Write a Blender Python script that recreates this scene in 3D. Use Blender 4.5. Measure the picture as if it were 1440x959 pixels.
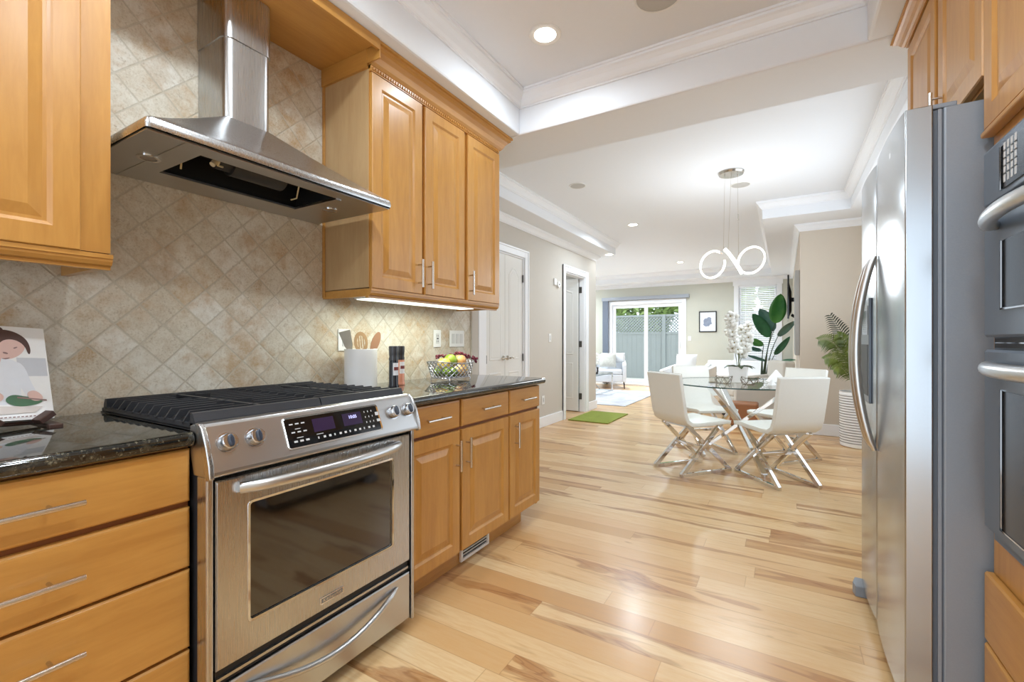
import bpy, bmesh, math, random
from mathutils import Vector, Matrix, Euler
random.seed(7)
PI = math.pi
for o in list(bpy.data.objects): bpy.data.objects.remove(o, do_unlink=True)
scene = bpy.context.scene
COL = scene.collection
# ------------------------------------------------------------------ camera, world, exposure
CAMX, CAMY, CAMZ = 1.99, 0.0, 1.156
cam_d = bpy.data.cameras.new('camera'); cam_d.sensor_width = 36.0; cam_d.lens = 640/1440*36.0
cam_d.shift_y = -0.5/1440; cam_d.clip_start = 0.05; cam_d.clip_end = 200
cam = bpy.data.objects.new('camera', cam_d); COL.objects.link(cam)
cam.location = (CAMX, CAMY, CAMZ); cam.rotation_euler = (PI/2, 0, math.atan(382/640))
scene.camera = cam
scene.view_settings.view_transform = 'Standard'; scene.view_settings.look = 'None'
scene.view_settings.gamma = 1.0; scene.view_settings.use_curve_mapping = False
scene.view_settings.exposure = 0.18
world = bpy.data.worlds.new('sky'); scene.world = world; world.use_nodes = True
bgn = world.node_tree.nodes['Background']; bgn.inputs[0].default_value = (0.80, 0.90, 1.0, 1); bgn.inputs[1].default_value = 2.5
sd = bpy.data.lights.new('sun', 'SUN'); sd.energy = 5.0; sd.angle = math.radians(3); sd.color = (1, 0.97, 0.92)
so = bpy.data.objects.new('sun', sd); COL.objects.link(so); so.rotation_euler = (math.radians(-42), 0, math.radians(28))

# ------------------------------------------------------------------ helpers
def wloc(o):
    v = Vector((0, 0, 0))
    while o is not None: v = v + o.location; o = o.parent
    return v
class MB:
    def __init__(s): s.bm = bmesh.new(); s.mi = 0
    def face(s, vs):
        try: f = s.bm.faces.new(vs); f.material_index = s.mi; return f
        except ValueError: return None
    def box(s, x0, x1, y0, y1, z0, z1):
        v = [s.bm.verts.new(p) for p in ((x0,y0,z0),(x1,y0,z0),(x1,y1,z0),(x0,y1,z0),(x0,y0,z1),(x1,y0,z1),(x1,y1,z1),(x0,y1,z1))]
        for q in ((3,2,1,0),(4,5,6,7),(0,1,5,4),(1,2,6,5),(2,3,7,6),(3,0,4,7)): s.face([v[i] for i in q])
        return s
    def loops(s, rings, closed=True, caps=True):
        R = [[s.bm.verts.new(p) for p in r] for r in rings]
        n = len(R[0])
        for a, b in zip(R[:-1], R[1:]):
            for i in range(n if closed else n-1):
                j = (i+1) % n
                s.face([a[i], a[j], b[j], b[i]])
        if caps and closed:
            s.face(R[0][::-1]); s.face(R[-1])
        return s
    def prism(s, prof, axis, a, b):
        def P(p, t):
            return {'x': (t, p[0], p[1]), 'y': (p[0], t, p[1]), 'z': (p[0], p[1], t)}[axis]
        return s.loops([[P(p, a) for p in prof], [P(p, b) for p in prof]])
    def tube(s, pts, r, n=8, closed=False, caps=True, flat=1.0):
        pts = [Vector(p) for p in pts]; rings = []
        m = len(pts); up = None
        for i, p in enumerate(pts):
            if closed: t = pts[(i+1) % m] - pts[i-1]
            else: t = pts[min(i+1, m-1)] - pts[max(i-1, 0)]
            t.normalize()
            if up is None:
                up = Vector((0,0,1)) if abs(t.z) < 0.9 else Vector((1,0,0))
            u = up - t*up.dot(t)
            if u.length < 1e-4: u = t.orthogonal()
            u.normalize(); w = t.cross(u); up = u
            rr = r[i] if isinstance(r, (list, tuple)) else r
            rings.append([p + (u*math.cos(2*PI*k/n + PI/n)*flat + w*math.sin(2*PI*k/n + PI/n))*rr for k in range(n)])
        if closed: rings.append(rings[0])
        return s.loops(rings, caps=caps and not closed)
    def cyl(s, p0, p1, r, n=16, r1=None):
        return s.tube([p0, p1], [r, r if r1 is None else r1], n)
    def bar(s, p0, p1, w, h):
        p0, p1 = Vector(p0), Vector(p1); t = (p1-p0).normalized()
        up = Vector((0,0,1)) if abs(t.z) < 0.95 else Vector((1,0,0))
        a = t.cross(up).normalized()*w/2; b = a.cross(t).normalized()*h/2
        return s.loops([[p+a+b, p-a+b, p-a-b, p+a-b] for p in (p0, p1)])
    def lathe(s, prof, c=(0,0,0), n=24, sx=1, sy=1, caps=True):
        return s.loops([[(c[0]+r*sx*math.cos(2*PI*k/n), c[1]+r*sy*math.sin(2*PI*k/n), c[2]+z) for k in range(n)] for r, z in prof], caps=caps)
    def sphere(s, c, r, n=12, m=8, sz=1.0):
        return s.lathe([(max(r*math.sin(PI*i/m), 1e-5), -r*sz*math.cos(PI*i/m)) for i in range(m+1)], c, n)
    def rings(s, rect, rg, M):
        a0, a1, b0, b1 = rect
        L = []
        for ins, d in rg: L.append([M(a0+ins, b0+ins, d), M(a1-ins, b0+ins, d), M(a1-ins, b1-ins, d), M(a0+ins, b1-ins, d)])
        return s.loops(L)
    def sheet(s, grid):
        V = [[s.bm.verts.new(p) for p in r] for r in grid]
        for a, b in zip(V[:-1], V[1:]):
            for i in range(len(a)-1): s.face([a[i], a[i+1], b[i+1], b[i]])
        return s
    def poly(s, pts): return s.face([s.bm.verts.new(p) for p in pts])
    def rbox(s, x0, x1, y0, y1, z0, z1, r, n=4):   # box with rounded vertical edges
        pr = []
        for cx, cy, a in ((x1-r, y1-r, 0), (x0+r, y1-r, 90), (x0+r, y0+r, 180), (x1-r, y0+r, 270)):
            for k in range(n+1):
                t = math.radians(a + 90*k/n); pr.append((cx+r*math.cos(t), cy+r*math.sin(t)))
        return s.prism(pr, 'z', z0, z1)
    def build(s, name, mats, parent=None, label=None, cat=None, group=None, kind=None, bevel=0, smooth=False, local=False, solid=0, subsurf=0, seg=2, ang=30):
        if solid == 0: bmesh.ops.recalc_face_normals(s.bm, faces=s.bm.faces)
        if parent is not None and not local:
            bmesh.ops.translate(s.bm, verts=s.bm.verts, vec=-wloc(parent))
        me = bpy.data.meshes.new(name); s.bm.to_mesh(me); s.bm.free()
        for m in (mats if isinstance(mats, (list, tuple)) else [mats]): me.materials.append(m)
        if smooth:
            for p in me.polygons: p.use_smooth = True
            try: me.set_sharp_from_angle(angle=math.radians(ang))
            except Exception: pass
        o = bpy.data.objects.new(name, me); COL.objects.link(o); o.parent = parent
        if solid:
            m = o.modifiers.new('s', 'SOLIDIFY'); m.thickness = solid; m.offset = 0
        if bevel:
            m = o.modifiers.new('b', 'BEVEL'); m.width = bevel; m.segments = seg; m.limit_method = 'ANGLE'; m.angle_limit = math.radians(35)
        if subsurf:
            m = o.modifiers.new('u', 'SUBSURF'); m.levels = subsurf; m.render_levels = subsurf
        tag(o, label, cat, group, kind); return o
def tag(o, label=None, cat=None, group=None, kind=None):
    if label: o['label'] = label
    if cat: o['category'] = cat
    if group: o['group'] = group
    if kind: o['kind'] = kind
    return o
def thing(name, loc, label, cat, group=None, rz=0):
    o = bpy.data.objects.new(name, None); COL.objects.link(o); o.location = loc; o.rotation_euler = (0, 0, rz)
    o.empty_display_size = 0.05
    return tag(o, label, cat, group)
def copy_tree(o, loc=None, rz=None, parent=None, label=None, group=None):
    c = o.copy(); COL.objects.link(c); c.parent = parent
    if loc is not None: c.location = loc
    if rz is not None: c.rotation_euler = (0, 0, rz)
    if label: c['label'] = label
    if group: c['group'] = group
    for ch in [k for k in bpy.data.objects if k.parent == o]: copy_tree(ch, parent=c)
    return c
def struct(name, mb, mat, **k): return mb.build(name, mat, kind='structure', **k)

# ------------------------------------------------------------------ materials
def srgb(r, g, b):
    f = lambda c: (c/255/12.92) if c/255 <= 0.04045 else ((c/255+0.055)/1.055)**2.4
    return (f(r), f(g), f(b), 1)
class NT:
    def __init__(s, name):
        s.m = bpy.data.materials.new(name); s.m.use_nodes = True; s.t = s.m.node_tree
        s.b = s.t.nodes['Principled BSDF']; s.out = s.t.nodes['Material Output']
    def n(s, typ, **k):
        x = s.t.nodes.new(typ)
        for a, v in k.items(): setattr(x, a, v)
        return x
    def set(s, sock, v):
        if hasattr(v, 'is_linked') or isinstance(v, bpy.types.NodeSocket): s.t.links.new(v, sock)
        else: sock.default_value = v
    def math(s, op, a, b=None, c=None, clamp=False):
        x = s.n('ShaderNodeMath', operation=op, use_clamp=clamp); s.set(x.inputs[0], a)
        if b is not None: s.set(x.inputs[1], b)
        if c is not None: s.set(x.inputs[2], c)
        return x.outputs[0]
    def comb(s, x, y, z):
        c = s.n('ShaderNodeCombineXYZ')
        for i, v in enumerate((x, y, z)): s.set(c.inputs[i], v)
        return c.outputs[0]
    def coords(s, kind='Object'):
        tc = s.n('ShaderNodeTexCoord'); return tc.outputs[kind]
    def sep(s, v):
        x = s.n('ShaderNodeSeparateXYZ'); s.t.links.new(v, x.inputs[0]); return x.outputs
    def noise(s, vec, scale, detail=3, rough=0.5, dist=0):
        x = s.n('ShaderNodeTexNoise'); s.t.links.new(vec, x.inputs['Vector'])
        x.inputs['Scale'].default_value = scale; x.inputs['Detail'].default_value = detail
        x.inputs['Roughness'].default_value = rough; x.inputs['Distortion'].default_value = dist
        return x.outputs[0]
    def white(s, vec):
        x = s.n('ShaderNodeTexWhiteNoise'); s.t.links.new(vec, x.inputs['Vector']); return x.outputs[0]
    def ramp(s, fac, stops):
        x = s.n('ShaderNodeValToRGB'); s.set(x.inputs[0], fac); e = x.color_ramp.elements
        while len(e) < len(stops): e.new(0.5)
        for i, (p, c) in enumerate(stops):
            e[i].position = p; e[i].color = c if len(c) == 4 else (*c, 1)
        return x.outputs[0]
    def mix(s, fac, a, b, mode='MIX'):
        x = s.n('ShaderNodeMix', data_type='RGBA', blend_type=mode); s.set(x.inputs[0], fac); s.set(x.inputs[6], a); s.set(x.inputs[7], b)
        return x.outputs[2]
    def bump(s, h, strength=0.3, dist=0.002):
        x = s.n('ShaderNodeBump'); s.set(x.inputs['Height'], h); x.inputs['Strength'].default_value = strength
        x.inputs['Distance'].default_value = dist; s.t.links.new(x.outputs[0], s.b.inputs['Normal'])
    def base(s, c=None, rough=None, metal=None, **k):
        if c is not None: s.set(s.b.inputs['Base Color'], c)
        if rough is not None: s.set(s.b.inputs['Roughness'], rough)
        if metal is not None: s.set(s.b.inputs['Metallic'], metal)
        for a, v in k.items(): s.set(s.b.inputs[a.replace('_', ' ')], v)
        return s.m
def plain(name, col, rough=0.5, metal=0.0, var=0.04, scale=30, bump=0, **k):
    n = NT(name); co = n.coords()
    ns = n.noise(co, scale, 3)
    a = tuple(min(1, c*(1-var)) for c in col[:3])+(1,); b = tuple(min(1, c*(1+var)) for c in col[:3])+(1,)
    n.base(n.mix(ns, a, b), rough, metal, **k)
    if bump: n.bump(ns, bump)
    return n.m
def wood(name, axis, c1, c2, rough=0.35, coat=0.25):
    n = NT(name); co = n.coords(); x = n.sep(co)
    oi = n.n('ShaderNodeObjectInfo').outputs['Random']
    off = n.math('MULTIPLY', oi, 37.0)
    sc = {'x': (0.12, 1, 1), 'y': (1, 0.12, 1), 'z': (1, 1, 0.12)}[axis]
    v = n.comb(n.math('ADD', n.math('MULTIPLY', x[0], sc[0]), off), n.math('MULTIPLY', x[1], sc[1]), n.math('MULTIPLY', x[2], sc[2]))
    g = n.noise(v, 55, 5, 0.6, 0.6); big = n.noise(v, 7, 3, 0.5, 1.0)
    f = n.math('ADD', n.math('MULTIPLY', g, 0.45), n.math('MULTIPLY', big, 0.55))
    col = n.ramp(f, [(0.28, c1), (0.72, c2)])
    n.base(col, rough, 0.0, Coat_Weight=coat, Coat_Roughness=0.25)
    n.bump(g, 0.05, 0.001)
    return n.m
def emis(name, col, st):
    n = NT(name); n.base(col, 0.5, 0, Emission_Color=col, Emission_Strength=st); return n.m
def steel(name, col, rough, axis='y', aniso=0.5):
    n = NT(name); x = n.sep(n.coords())
    k = {'x': (1, 90, 90), 'y': (90, 1, 90), 'z': (90, 90, 1)}[axis]
    v = n.comb(*[n.math('MULTIPLY', x[i], float(k[i])) for i in range(3)])
    g = n.noise(v, 6, 2)
    n.base(col, n.math('ADD', n.math('MULTIPLY', g, 0.08), rough-0.04), 1.0)
    n.bump(g, 0.012, 0.0003)
    return n.m
MW1, MW2 = srgb(180, 124, 56), srgb(208, 154, 78)
W_V = wood('maple_upright', 'z', MW1, MW2); W_H = wood('maple_along', 'y', MW1, MW2); W_X = wood('maple_cross', 'x', MW1, MW2)
W_S = wood('maple_side_veneer', 'z', srgb(178, 142, 98), srgb(196, 164, 120), 0.45, 0.1)
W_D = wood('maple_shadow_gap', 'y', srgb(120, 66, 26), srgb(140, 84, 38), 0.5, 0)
STEEL = steel('brushed_steel', srgb(196, 196, 196), 0.30); STEELZ = steel('brushed_steel_upright', srgb(198, 199, 200), 0.28, 'z')
STEELD = steel('steel_fridge_door', srgb(176, 180, 184), 0.22, 'y')
CHROME = plain('chrome', srgb(225, 225, 225), 0.06, 1.0, 0.01)
NICKEL = plain('satin_nickel', srgb(205, 200, 192), 0.25, 1.0, 0.02)
SATIN = plain('satin_handle_steel', srgb(205, 206, 206), 0.32, 1.0, 0.02)
GREYAPP = plain('grey_painted_steel', srgb(142, 148, 156), 0.45, 0.25, 0.05, 260, 0.15)
GREYOVEN = plain('grey_oven_enamel', srgb(118, 128, 140), 0.32, 0.45, 0.02)
BLACKGL = plain('black_glass', srgb(14, 14, 16), 0.06, 0, 0.05); BLACKP = plain('black_plastic', srgb(22, 22, 24), 0.45)
IRON = plain('cast_iron', srgb(50, 51, 55), 0.40, 0.1, 0.15, 400, 0.2)
DARK = plain('dark_recess', srgb(10, 10, 10), 0.8)
WHITE = plain('white_trim_paint', srgb(246, 248, 252), 0.35, 0, 0.01); DOORW = plain('white_door_paint', srgb(232, 231, 227), 0.3, 0, 0.01)
CEIL = plain('ceiling_paint', srgb(240, 243, 248), 0.8, 0, 0.01)
WALLP = plain('greige_wall_paint', srgb(205, 199, 190), 0.75, 0, 0.015); WALLB = plain('beige_wall_paint', srgb(214, 203, 188), 0.75, 0, 0.015)
WALLG = plain('sage_wall_paint', srgb(202, 202, 190), 0.75, 0, 0.015)
WPLAST = plain('white_plastic', srgb(240, 240, 238), 0.35, 0, 0.01); GREYP = plain('grey_speaker_mesh', srgb(196, 194, 190), 0.7, 0, 0.03, 200)
LEATHER = plain('white_leather', srgb(236, 236, 230), 0.38, 0, 0.02, 60, 0.05)
CERAM = plain('white_ceramic', srgb(244, 244, 244), 0.3, 0, 0.01)
HINGE = plain('dark_hinge_metal', srgb(96, 94, 90), 0.4, 0.7)
LAMP = emis('lamp_glow', (1.0, 0.96, 0.88, 1), 12.0); LEDM = emis('led_tube_glow', (1.0, 0.98, 0.9, 1), 3.5)
UCL = emis('under_cabinet_glow', (0.92, 1.0, 0.9, 1), 1.6)
def glassmix(name, tint, refl=1.5, rough=0.0):
    n = NT(name); g = n.n('ShaderNodeBsdfGlossy'); g.inputs['Roughness'].default_value = rough
    t = n.n('ShaderNodeBsdfTransparent'); t.inputs[0].default_value = tint
    fr = n.n('ShaderNodeFresnel'); fr.inputs[0].default_value = refl
    bf = n.n('ShaderNodeNewGeometry').outputs['Backfacing']; mx = n.n('ShaderNodeMixShader'); n.t.links.new(n.math('MULTIPLY', fr.outputs[0], n.math('SUBTRACT', 1.0, bf)), mx.inputs[0]); n.t.links.new(t.outputs[0], mx.inputs[1]); n.t.links.new(g.outputs[0], mx.inputs[2])
    n.t.links.new(mx.outputs[0], n.out.inputs[0]); return n.m
PANE = glassmix('window_glass', (0.97, 0.98, 0.97, 1), 1.35); TGLASS = glassmix('table_glass', (0.97, 0.99, 0.98, 1), 1.35)
TEDGE = plain('glass_edge', srgb(60, 84, 80), 0.1)
def mk_granite():
    n = NT('black_granite'); co = n.coords()
    v = n.n('ShaderNodeTexVoronoi'); n.t.links.new(co, v.inputs['Vector']); v.inputs['Scale'].default_value = 170
    s = n.ramp(n.noise(co, 120, 4, 0.7), [(0.56, (0, 0, 0)), (0.70, (1, 1, 1))])
    s2 = n.ramp(n.noise(co, 45, 3, 0.6), [(0.50, (0, 0, 0)), (0.75, (1, 1, 1))])
    c = n.mix(s2, srgb(20, 21, 20), srgb(66, 62, 50)); c = n.mix(n.math('MULTIPLY', s, 0.7), c, srgb(140, 134, 112))
    return n.base(c, 0.06, 0, Coat_Weight=0.5, Coat_Roughness=0.03)
GRANITE = mk_granite()
def mk_tile():
    n = NT('travertine_diagonal_tile'); co = n.coords(); x = n.sep(co); H = 0.0725
    y = n.math('SUBTRACT', x[1], 0.575-H*40); z = n.math('SUBTRACT', x[2], 0.996-H*40)
    u = n.math('MULTIPLY', n.math('ADD', y, z), 0.5/H); v = n.math('MULTIPLY', n.math('SUBTRACT', y, z), 0.5/H)
    def edge(a):
        f = n.math('FRACT', a); return n.math('MINIMUM', f, n.math('SUBTRACT', 1.0, f))
    wob = n.math('MULTIPLY', n.math('SUBTRACT', n.noise(co, 60, 3), 0.5), 0.02)
    d = n.math('ADD', n.math('MINIMUM', edge(u), edge(v)), wob)
    mr = n.n('ShaderNodeMapRange'); mr.interpolation_type = 'SMOOTHSTEP'; n.set(mr.inputs[0], d); mr.inputs[1].default_value = 0.012; mr.inputs[2].default_value = 0.045
    tilemask = mr.outputs[0]
    idv = n.comb(n.math('FLOOR', u), n.math('FLOOR', v), 0.0); r = n.white(idv)
    idv2 = n.comb(n.math('FLOOR', u), n.math('FLOOR', v), 9.0); r2 = n.white(idv2)
    base = n.ramp(r, [(0.0, srgb(212, 202, 180)), (0.5, srgb(224, 218, 203)), (1.0, srgb(233, 230, 220))])
    pv = n.comb(n.math('ADD', x[0], n.math('MULTIPLY', r, 5.0)), x[1], x[2])
    clouds = n.noise(pv, 22, 6, 0.68, 0.5); fine = n.noise(pv, 150, 5, 0.75)
    c = n.mix(n.math('MULTIPLY', n.ramp(clouds, [(0.40, (0, 0, 0)), (0.66, (1, 1, 1))]), 0.55), base, srgb(176, 156, 120))
    big = n.ramp(n.noise(co, 2.9, 4, 0.6), [(0.44, (0, 0, 0)), (0.60, (1, 1, 1))])
    bc = n.ramp(n.noise(pv, 12, 5, 0.65), [(0.40, (0.15, 0.15, 0.15)), (0.62, (1, 1, 1))])
    c = n.mix(n.math('MULTIPLY', n.math('MULTIPLY', big, bc), n.math('ADD', 0.5, n.math('MULTIPLY', r2, 0.5))), c, srgb(184, 146, 92))
    pits = n.ramp(n.noise(pv, 34, 6, 0.8), [(0.585, (0, 0, 0)), (0.66, (1, 1, 1))])
    c = n.mix(n.math('MULTIPLY', pits, 0.6), c, srgb(142, 114, 74))
    c = n.mix(n.ramp(fine, [(0.35, (0, 0, 0)), (0.7, (0.55, 0.55, 0.55))]), c, srgb(232, 228, 218))
    c = n.mix(n.ramp(fine, [(0.28, (0.5, 0.5, 0.5)), (0.46, (0, 0, 0))]), c, srgb(150, 138, 116))
    c = n.mix(n.math('MULTIPLY', n.math('MULTIPLY', n.ramp(n.noise(n.comb(x[0], x[1], x[2]), 4.2, 5, 0.7), [(0.50, (0, 0, 0)), (0.62, (1, 1, 1))]), bc), 0.6), c, srgb(182, 142, 86))
    c = n.mix(n.math('MULTIPLY', n.math('SUBTRACT', 1.0, tilemask), 0.7), c, srgb(196, 187, 168))
    n.base(c, 0.55)
    hgt = n.math('ADD', n.math('MULTIPLY', tilemask, 1.0), n.math('MULTIPLY', fine, 0.18))
    hgt = n.math('SUBTRACT', hgt, n.math('MULTIPLY', pits, 0.15))
    n.bump(hgt, 0.5, 0.003); return n.m
TILE = mk_tile()
def mk_floor():
    n = NT('hickory_plank_floor'); x = n.sep(n.coords()); Wd, L = 0.118, 1.9
    row = n.math('FLOOR', n.math('DIVIDE', n.math('ADD', x[1], 50.0), Wd))
    ro = n.white(n.comb(row, 3.0, 0.0))
    xs = n.math('ADD', n.math('DIVIDE', n.math('ADD', x[0], 50.0), L), n.math('MULTIPLY', ro, 7.0))
    colm = n.math('FLOOR', xs); r = n.white(n.comb(row, colm, 0.0)); r2 = n.white(n.comb(row, colm, 4.0))
    fy = n.math('FRACT', n.math('DIVIDE', n.math('ADD', x[1], 50.0), Wd)); fx = n.math('FRACT', xs)
    ey = n.math('MINIMUM', fy, n.math('SUBTRACT', 1.0, fy)); ex = n.math('MULTIPLY', n.math('MINIMUM', fx, n.math('SUBTRACT', 1.0, fx)), L/Wd)
    e = n.math('MINIMUM', ey, ex); gap = n.ramp(e, [(0.0, (0, 0, 0)), (0.022, (1, 1, 1))])
    v = n.comb(n.math('ADD', n.math('MULTIPLY', x[0], 0.13), n.math('MULTIPLY', r, 31.0)), n.math('ADD', x[1], n.math('MULTIPLY', r2, 7.0)), 0.0)
    g = n.noise(v, 60, 5, 0.65, 0.6); g2 = n.noise(v, 8.5, 3, 0.5, 1.2)
    base = n.ramp(r, [(0.0, srgb(196, 150, 98)), (0.25, srgb(212, 170, 118)), (0.6, srgb(222, 186, 136)), (1.0, srgb(228, 198, 152))])
    c = n.mix(n.ramp(g, [(0.40, (0, 0, 0)), (0.72, (0.55, 0.55, 0.55))]), base, srgb(208, 158, 100))
    # dark heartwood with wavy growth lines
    wv = n.math('FRACT', n.math('MULTIPLY', g2, 14.0)); lines = n.ramp(n.math('ABSOLUTE', n.math('SUBTRACT', wv, 0.5)), [(0.05, (1, 1, 1)), (0.30, (0, 0, 0))])
    hm = n.math('MULTIPLY', n.ramp(g2, [(0.50, (0, 0, 0)), (0.57, (1, 1, 1))]), n.ramp(r2, [(0.38, (0, 0, 0)), (0.60, (1, 1, 1))]))
    c = n.mix(n.math('MULTIPLY', hm, n.math('ADD', 0.45, n.math('MULTIPLY', g, 0.45))), c, srgb(166, 110, 58))
    c = n.mix(n.math('MULTIPLY', n.math('MULTIPLY', lines, hm), 0.45), c, srgb(130, 78, 38))
    kn = n.ramp(n.noise(n.comb(n.math('MULTIPLY', x[0], 0.5), x[1], 5.0), 9, 2), [(0.74, (0, 0, 0)), (0.80, (0.85, 0.85, 0.85))])
    c = n.mix(kn, c, srgb(128, 74, 36))
    c = n.mix(n.math('MULTIPLY', n.math('SUBTRACT', 1.0, gap), 0.55), c, srgb(160, 112, 66))
    n.base(c, n.math('ADD', 0.24, n.math('MULTIPLY', g, 0.12)), 0, Coat_Weight=0.25, Coat_Roughness=0.2)
    n.bump(n.math('ADD', gap, n.math('MULTIPLY', g, 0.15)), 0.12, 0.001); return n.m
FLOORM = mk_floor()
# ------------------------------------------------------------------ room shell
KS, DS, CZ = 2.53, 2.60, 2.80            # kitchen soffit, dining soffit, high ceiling
def S(name, *boxes, mat=CEIL, bevel=0):
    m = MB()
    for b in boxes: m.box(*b)
    return struct(name, m, mat, bevel=bevel)
S('floor', (-5.6, 3.35, -2.6, 11.95, -0.12, 0), mat=FLOORM)
S('ceiling', (-5.6, 3.35, -2.6, 11.95, CZ, CZ+0.12))
S('wall_left', (-0.9, 0.0, -2.6, 2.82, 0, CZ), mat=[TILE])
S('trim_1', (0.0, 0.008, 2.745, 2.822, 0, KS), (-0.0, 0.014, 2.735, 2.748, 0.914, 1.38), mat=WALLP)
LX = -0.78
# hall wall with two door openings
D1a, D1b, D2a, D2b, DT = 4.07, 4.93, 6.16, 6.96, 2.18
S('wall_hall', (LX-0.12, LX, 2.82, D1a, 0, CZ), (LX-0.12, LX, D1b, D2a, 0, CZ), (LX-0.12, LX, D2b, 7.45, 0, CZ),
  (LX-0.12, LX, D1a, D1b, DT, CZ), (LX-0.12, LX, D2a, D2b, DT, CZ), mat=WALLP)
S('wall_closet', (LX-1.3, LX-1.2, 2.82, 7.45, 0, CZ), (LX-1.2, LX-0.12, 5.4, 5.5, 0, CZ), (LX-4.8, LX-0.12, 7.36, 7.45, 0, CZ), mat=WALLP)
FY = 11.7
# far wall with sliding door and window openings
SX0, SX1, SZ1 = -1.97, -0.10, 2.14; WX0, WX1, WZ0, WZ1 = 1.10, 1.86, 0.72, 2.42
S('wall_far', (-5.6, SX0, FY, FY+0.14, 0, CZ), (SX0, SX1, FY, FY+0.14, SZ1, CZ), (SX1, WX0, FY, FY+0.14, 0, CZ),
  (WX0, WX1, FY, FY+0.14, 0, WZ0), (WX0, WX1, FY, FY+0.14, WZ1, CZ), (WX1, 3.35, FY, FY+0.14, 0, CZ), mat=WALLG)
S('wall_living_left', (-5.6, -5.48, 7.45, 8.2, 0, CZ), (-5.6, -5.48, 10.6, FY, 0, CZ), (-5.6, -5.48, 8.2, 10.6, 0, 0.7), (-5.6, -5.48, 8.2, 10.6, 2.35, CZ), mat=WALLG)
BY = 6.72
S('wall_dining_end', (2.165, 3.35, BY, FY, 0, CZ), mat=WALLB)
S('wall_right', (3.09, 3.35, -2.6, 3.4, 0, CZ), (3.09, 3.35, 5.9, BY, 0, CZ), (3.09, 3.35, 3.4, 5.9, 0, 0.7), (3.09, 3.35, 3.4, 5.9, 2.4, CZ), mat=WALLB)
S('wall_back', (0, 0.25, -2.75, -2.6, 0, CZ), (2.85, 3.35, -2.75, -2.6, 0, CZ), (0.25, 2.85, -2.75, -2.6, 2.6, CZ), mat=WALLP)  # opening behind the camera made wide and full height to let sky light in
# soffits around the raised trays
S('ceiling_soffit_kitchen', (0, 0.475, -2.6, 2.64, KS, CZ), (2.32, 3.09, -2.6, 2.64, KS, CZ), (-0.78, 3.09, 2.64, 3.09, KS, CZ), bevel=0.012)
S('ceiling_soffit_dining', (LX, -0.448, 3.09, 7.5, DS, CZ), (2.62, 3.09, 3.09, 6.17, DS, CZ), (1.77, 3.09, 6.17, 11.24, DS, CZ), (-5.5, 3.09, 11.24, FY, DS, CZ), bevel=0.006)
CPROF = [(0, 0), (0, -1), (0.12, -1), (0.12, -0.90), (0.22, -0.86), (0.34, -0.74), (0.48, -0.52), (0.66, -0.34), (0.80, -0.26), (0.80, -0.14), (0.92, -0.12), (0.92, 0)]
NTRIM = [1]
def crown(p0, p1, z, nrm, h=0.09, w=0.08, mat=None, name=None, parent=None, e0=0, e1=0):
    """moulding along p0->p1 (2D) under height z, projecting along nrm; e0/e1 lengthen the outer edge (mitre)"""
    p0, p1, nv = Vector(p0), Vector(p1), Vector(nrm); d = (p1-p0).normalized(); m = MB()
    m.loops([[(*(p0 + nv*a*w - d*a*w*e0), z+b*h) for a, b in CPROF], [(*(p1 + nv*a*w + d*a*w*e1), z+b*h) for a, b in CPROF]])
    if parent is None:
        NTRIM[0] += 1; return struct('trim_%d' % NTRIM[0], m, mat or WHITE)
    return m.build(name, mat, parent)
# kitchen tray
crown((0.475, -2.6), (0.475, 2.64), CZ, (1, 0), 0.10, 0.075, e1=-1); crown((0.475, 2.64), (2.32, 2.64), CZ, (0, -1), 0.10, 0.075, e0=-1, e1=-1)
crown((2.32, -2.6), (2.32, 2.64), CZ, (-1, 0), 0.10, 0.075, e1=-1)
# dining tray
crown((-0.448, 3.09), (-0.448, 7.5), CZ, (1, 0), 0.09, 0.07, e1=1); crown((2.62, 3.09), (2.62, 6.17), CZ, (-1, 0), 0.09, 0.07, e1=-1)
crown((1.77, 6.17), (2.62, 6.17), CZ, (0, -1), 0.09, 0.07, e0=1, e1=-1); crown((1.77, 6.17), (1.77, 11.24), CZ, (-1, 0), 0.09, 0.07, e0=1, e1=-1)
crown((-5.4, 11.24), (1.77, 11.24), CZ, (0, -1), 0.09, 0.07, e1=-1); crown((-0.448, 7.5), (LX, 7.5), CZ, (0, 1), 0.09, 0.07, e0=1)
# wall crowns
crown((LX, 2.82), (LX, 7.45), DS, (1, 0), 0.085, 0.07, e1=1); crown((2.165, BY), (3.09, BY), DS, (0, -1), 0.085, 0.07, e0=1)
crown((2.165, BY), (2.165, FY), DS, (-1, 0), 0.085, 0.07, e0=1); crown((-5.4, FY), (2.165, FY), DS, (0, -1), 0.085, 0.07)
# baseboards
def bb(name, x0, x1, y0, y1, h=0.14): S(name, (x0, x1, y0, y1, 0, h), mat=WHITE, bevel=0.006)
bb('baseboard_hall', LX, LX+0.016, D1b+0.095, D2a-0.095); bb('baseboard_hall_end', LX, LX+0.018, D2b+0.09, 7.466)
bb('baseboard_hall_near', LX, LX+0.016, 2.82, D1a-0.145); bb('baseboard_dining', 2.149, 3.09, BY-0.016, BY); bb('baseboard_living', 2.149, 2.165, BY, FY)
bb('baseboard_far', 0.0, 2.165, FY-0.016, FY); bb('baseboard_far_left', -5.4, SX0-0.1, FY-0.016, FY)
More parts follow.
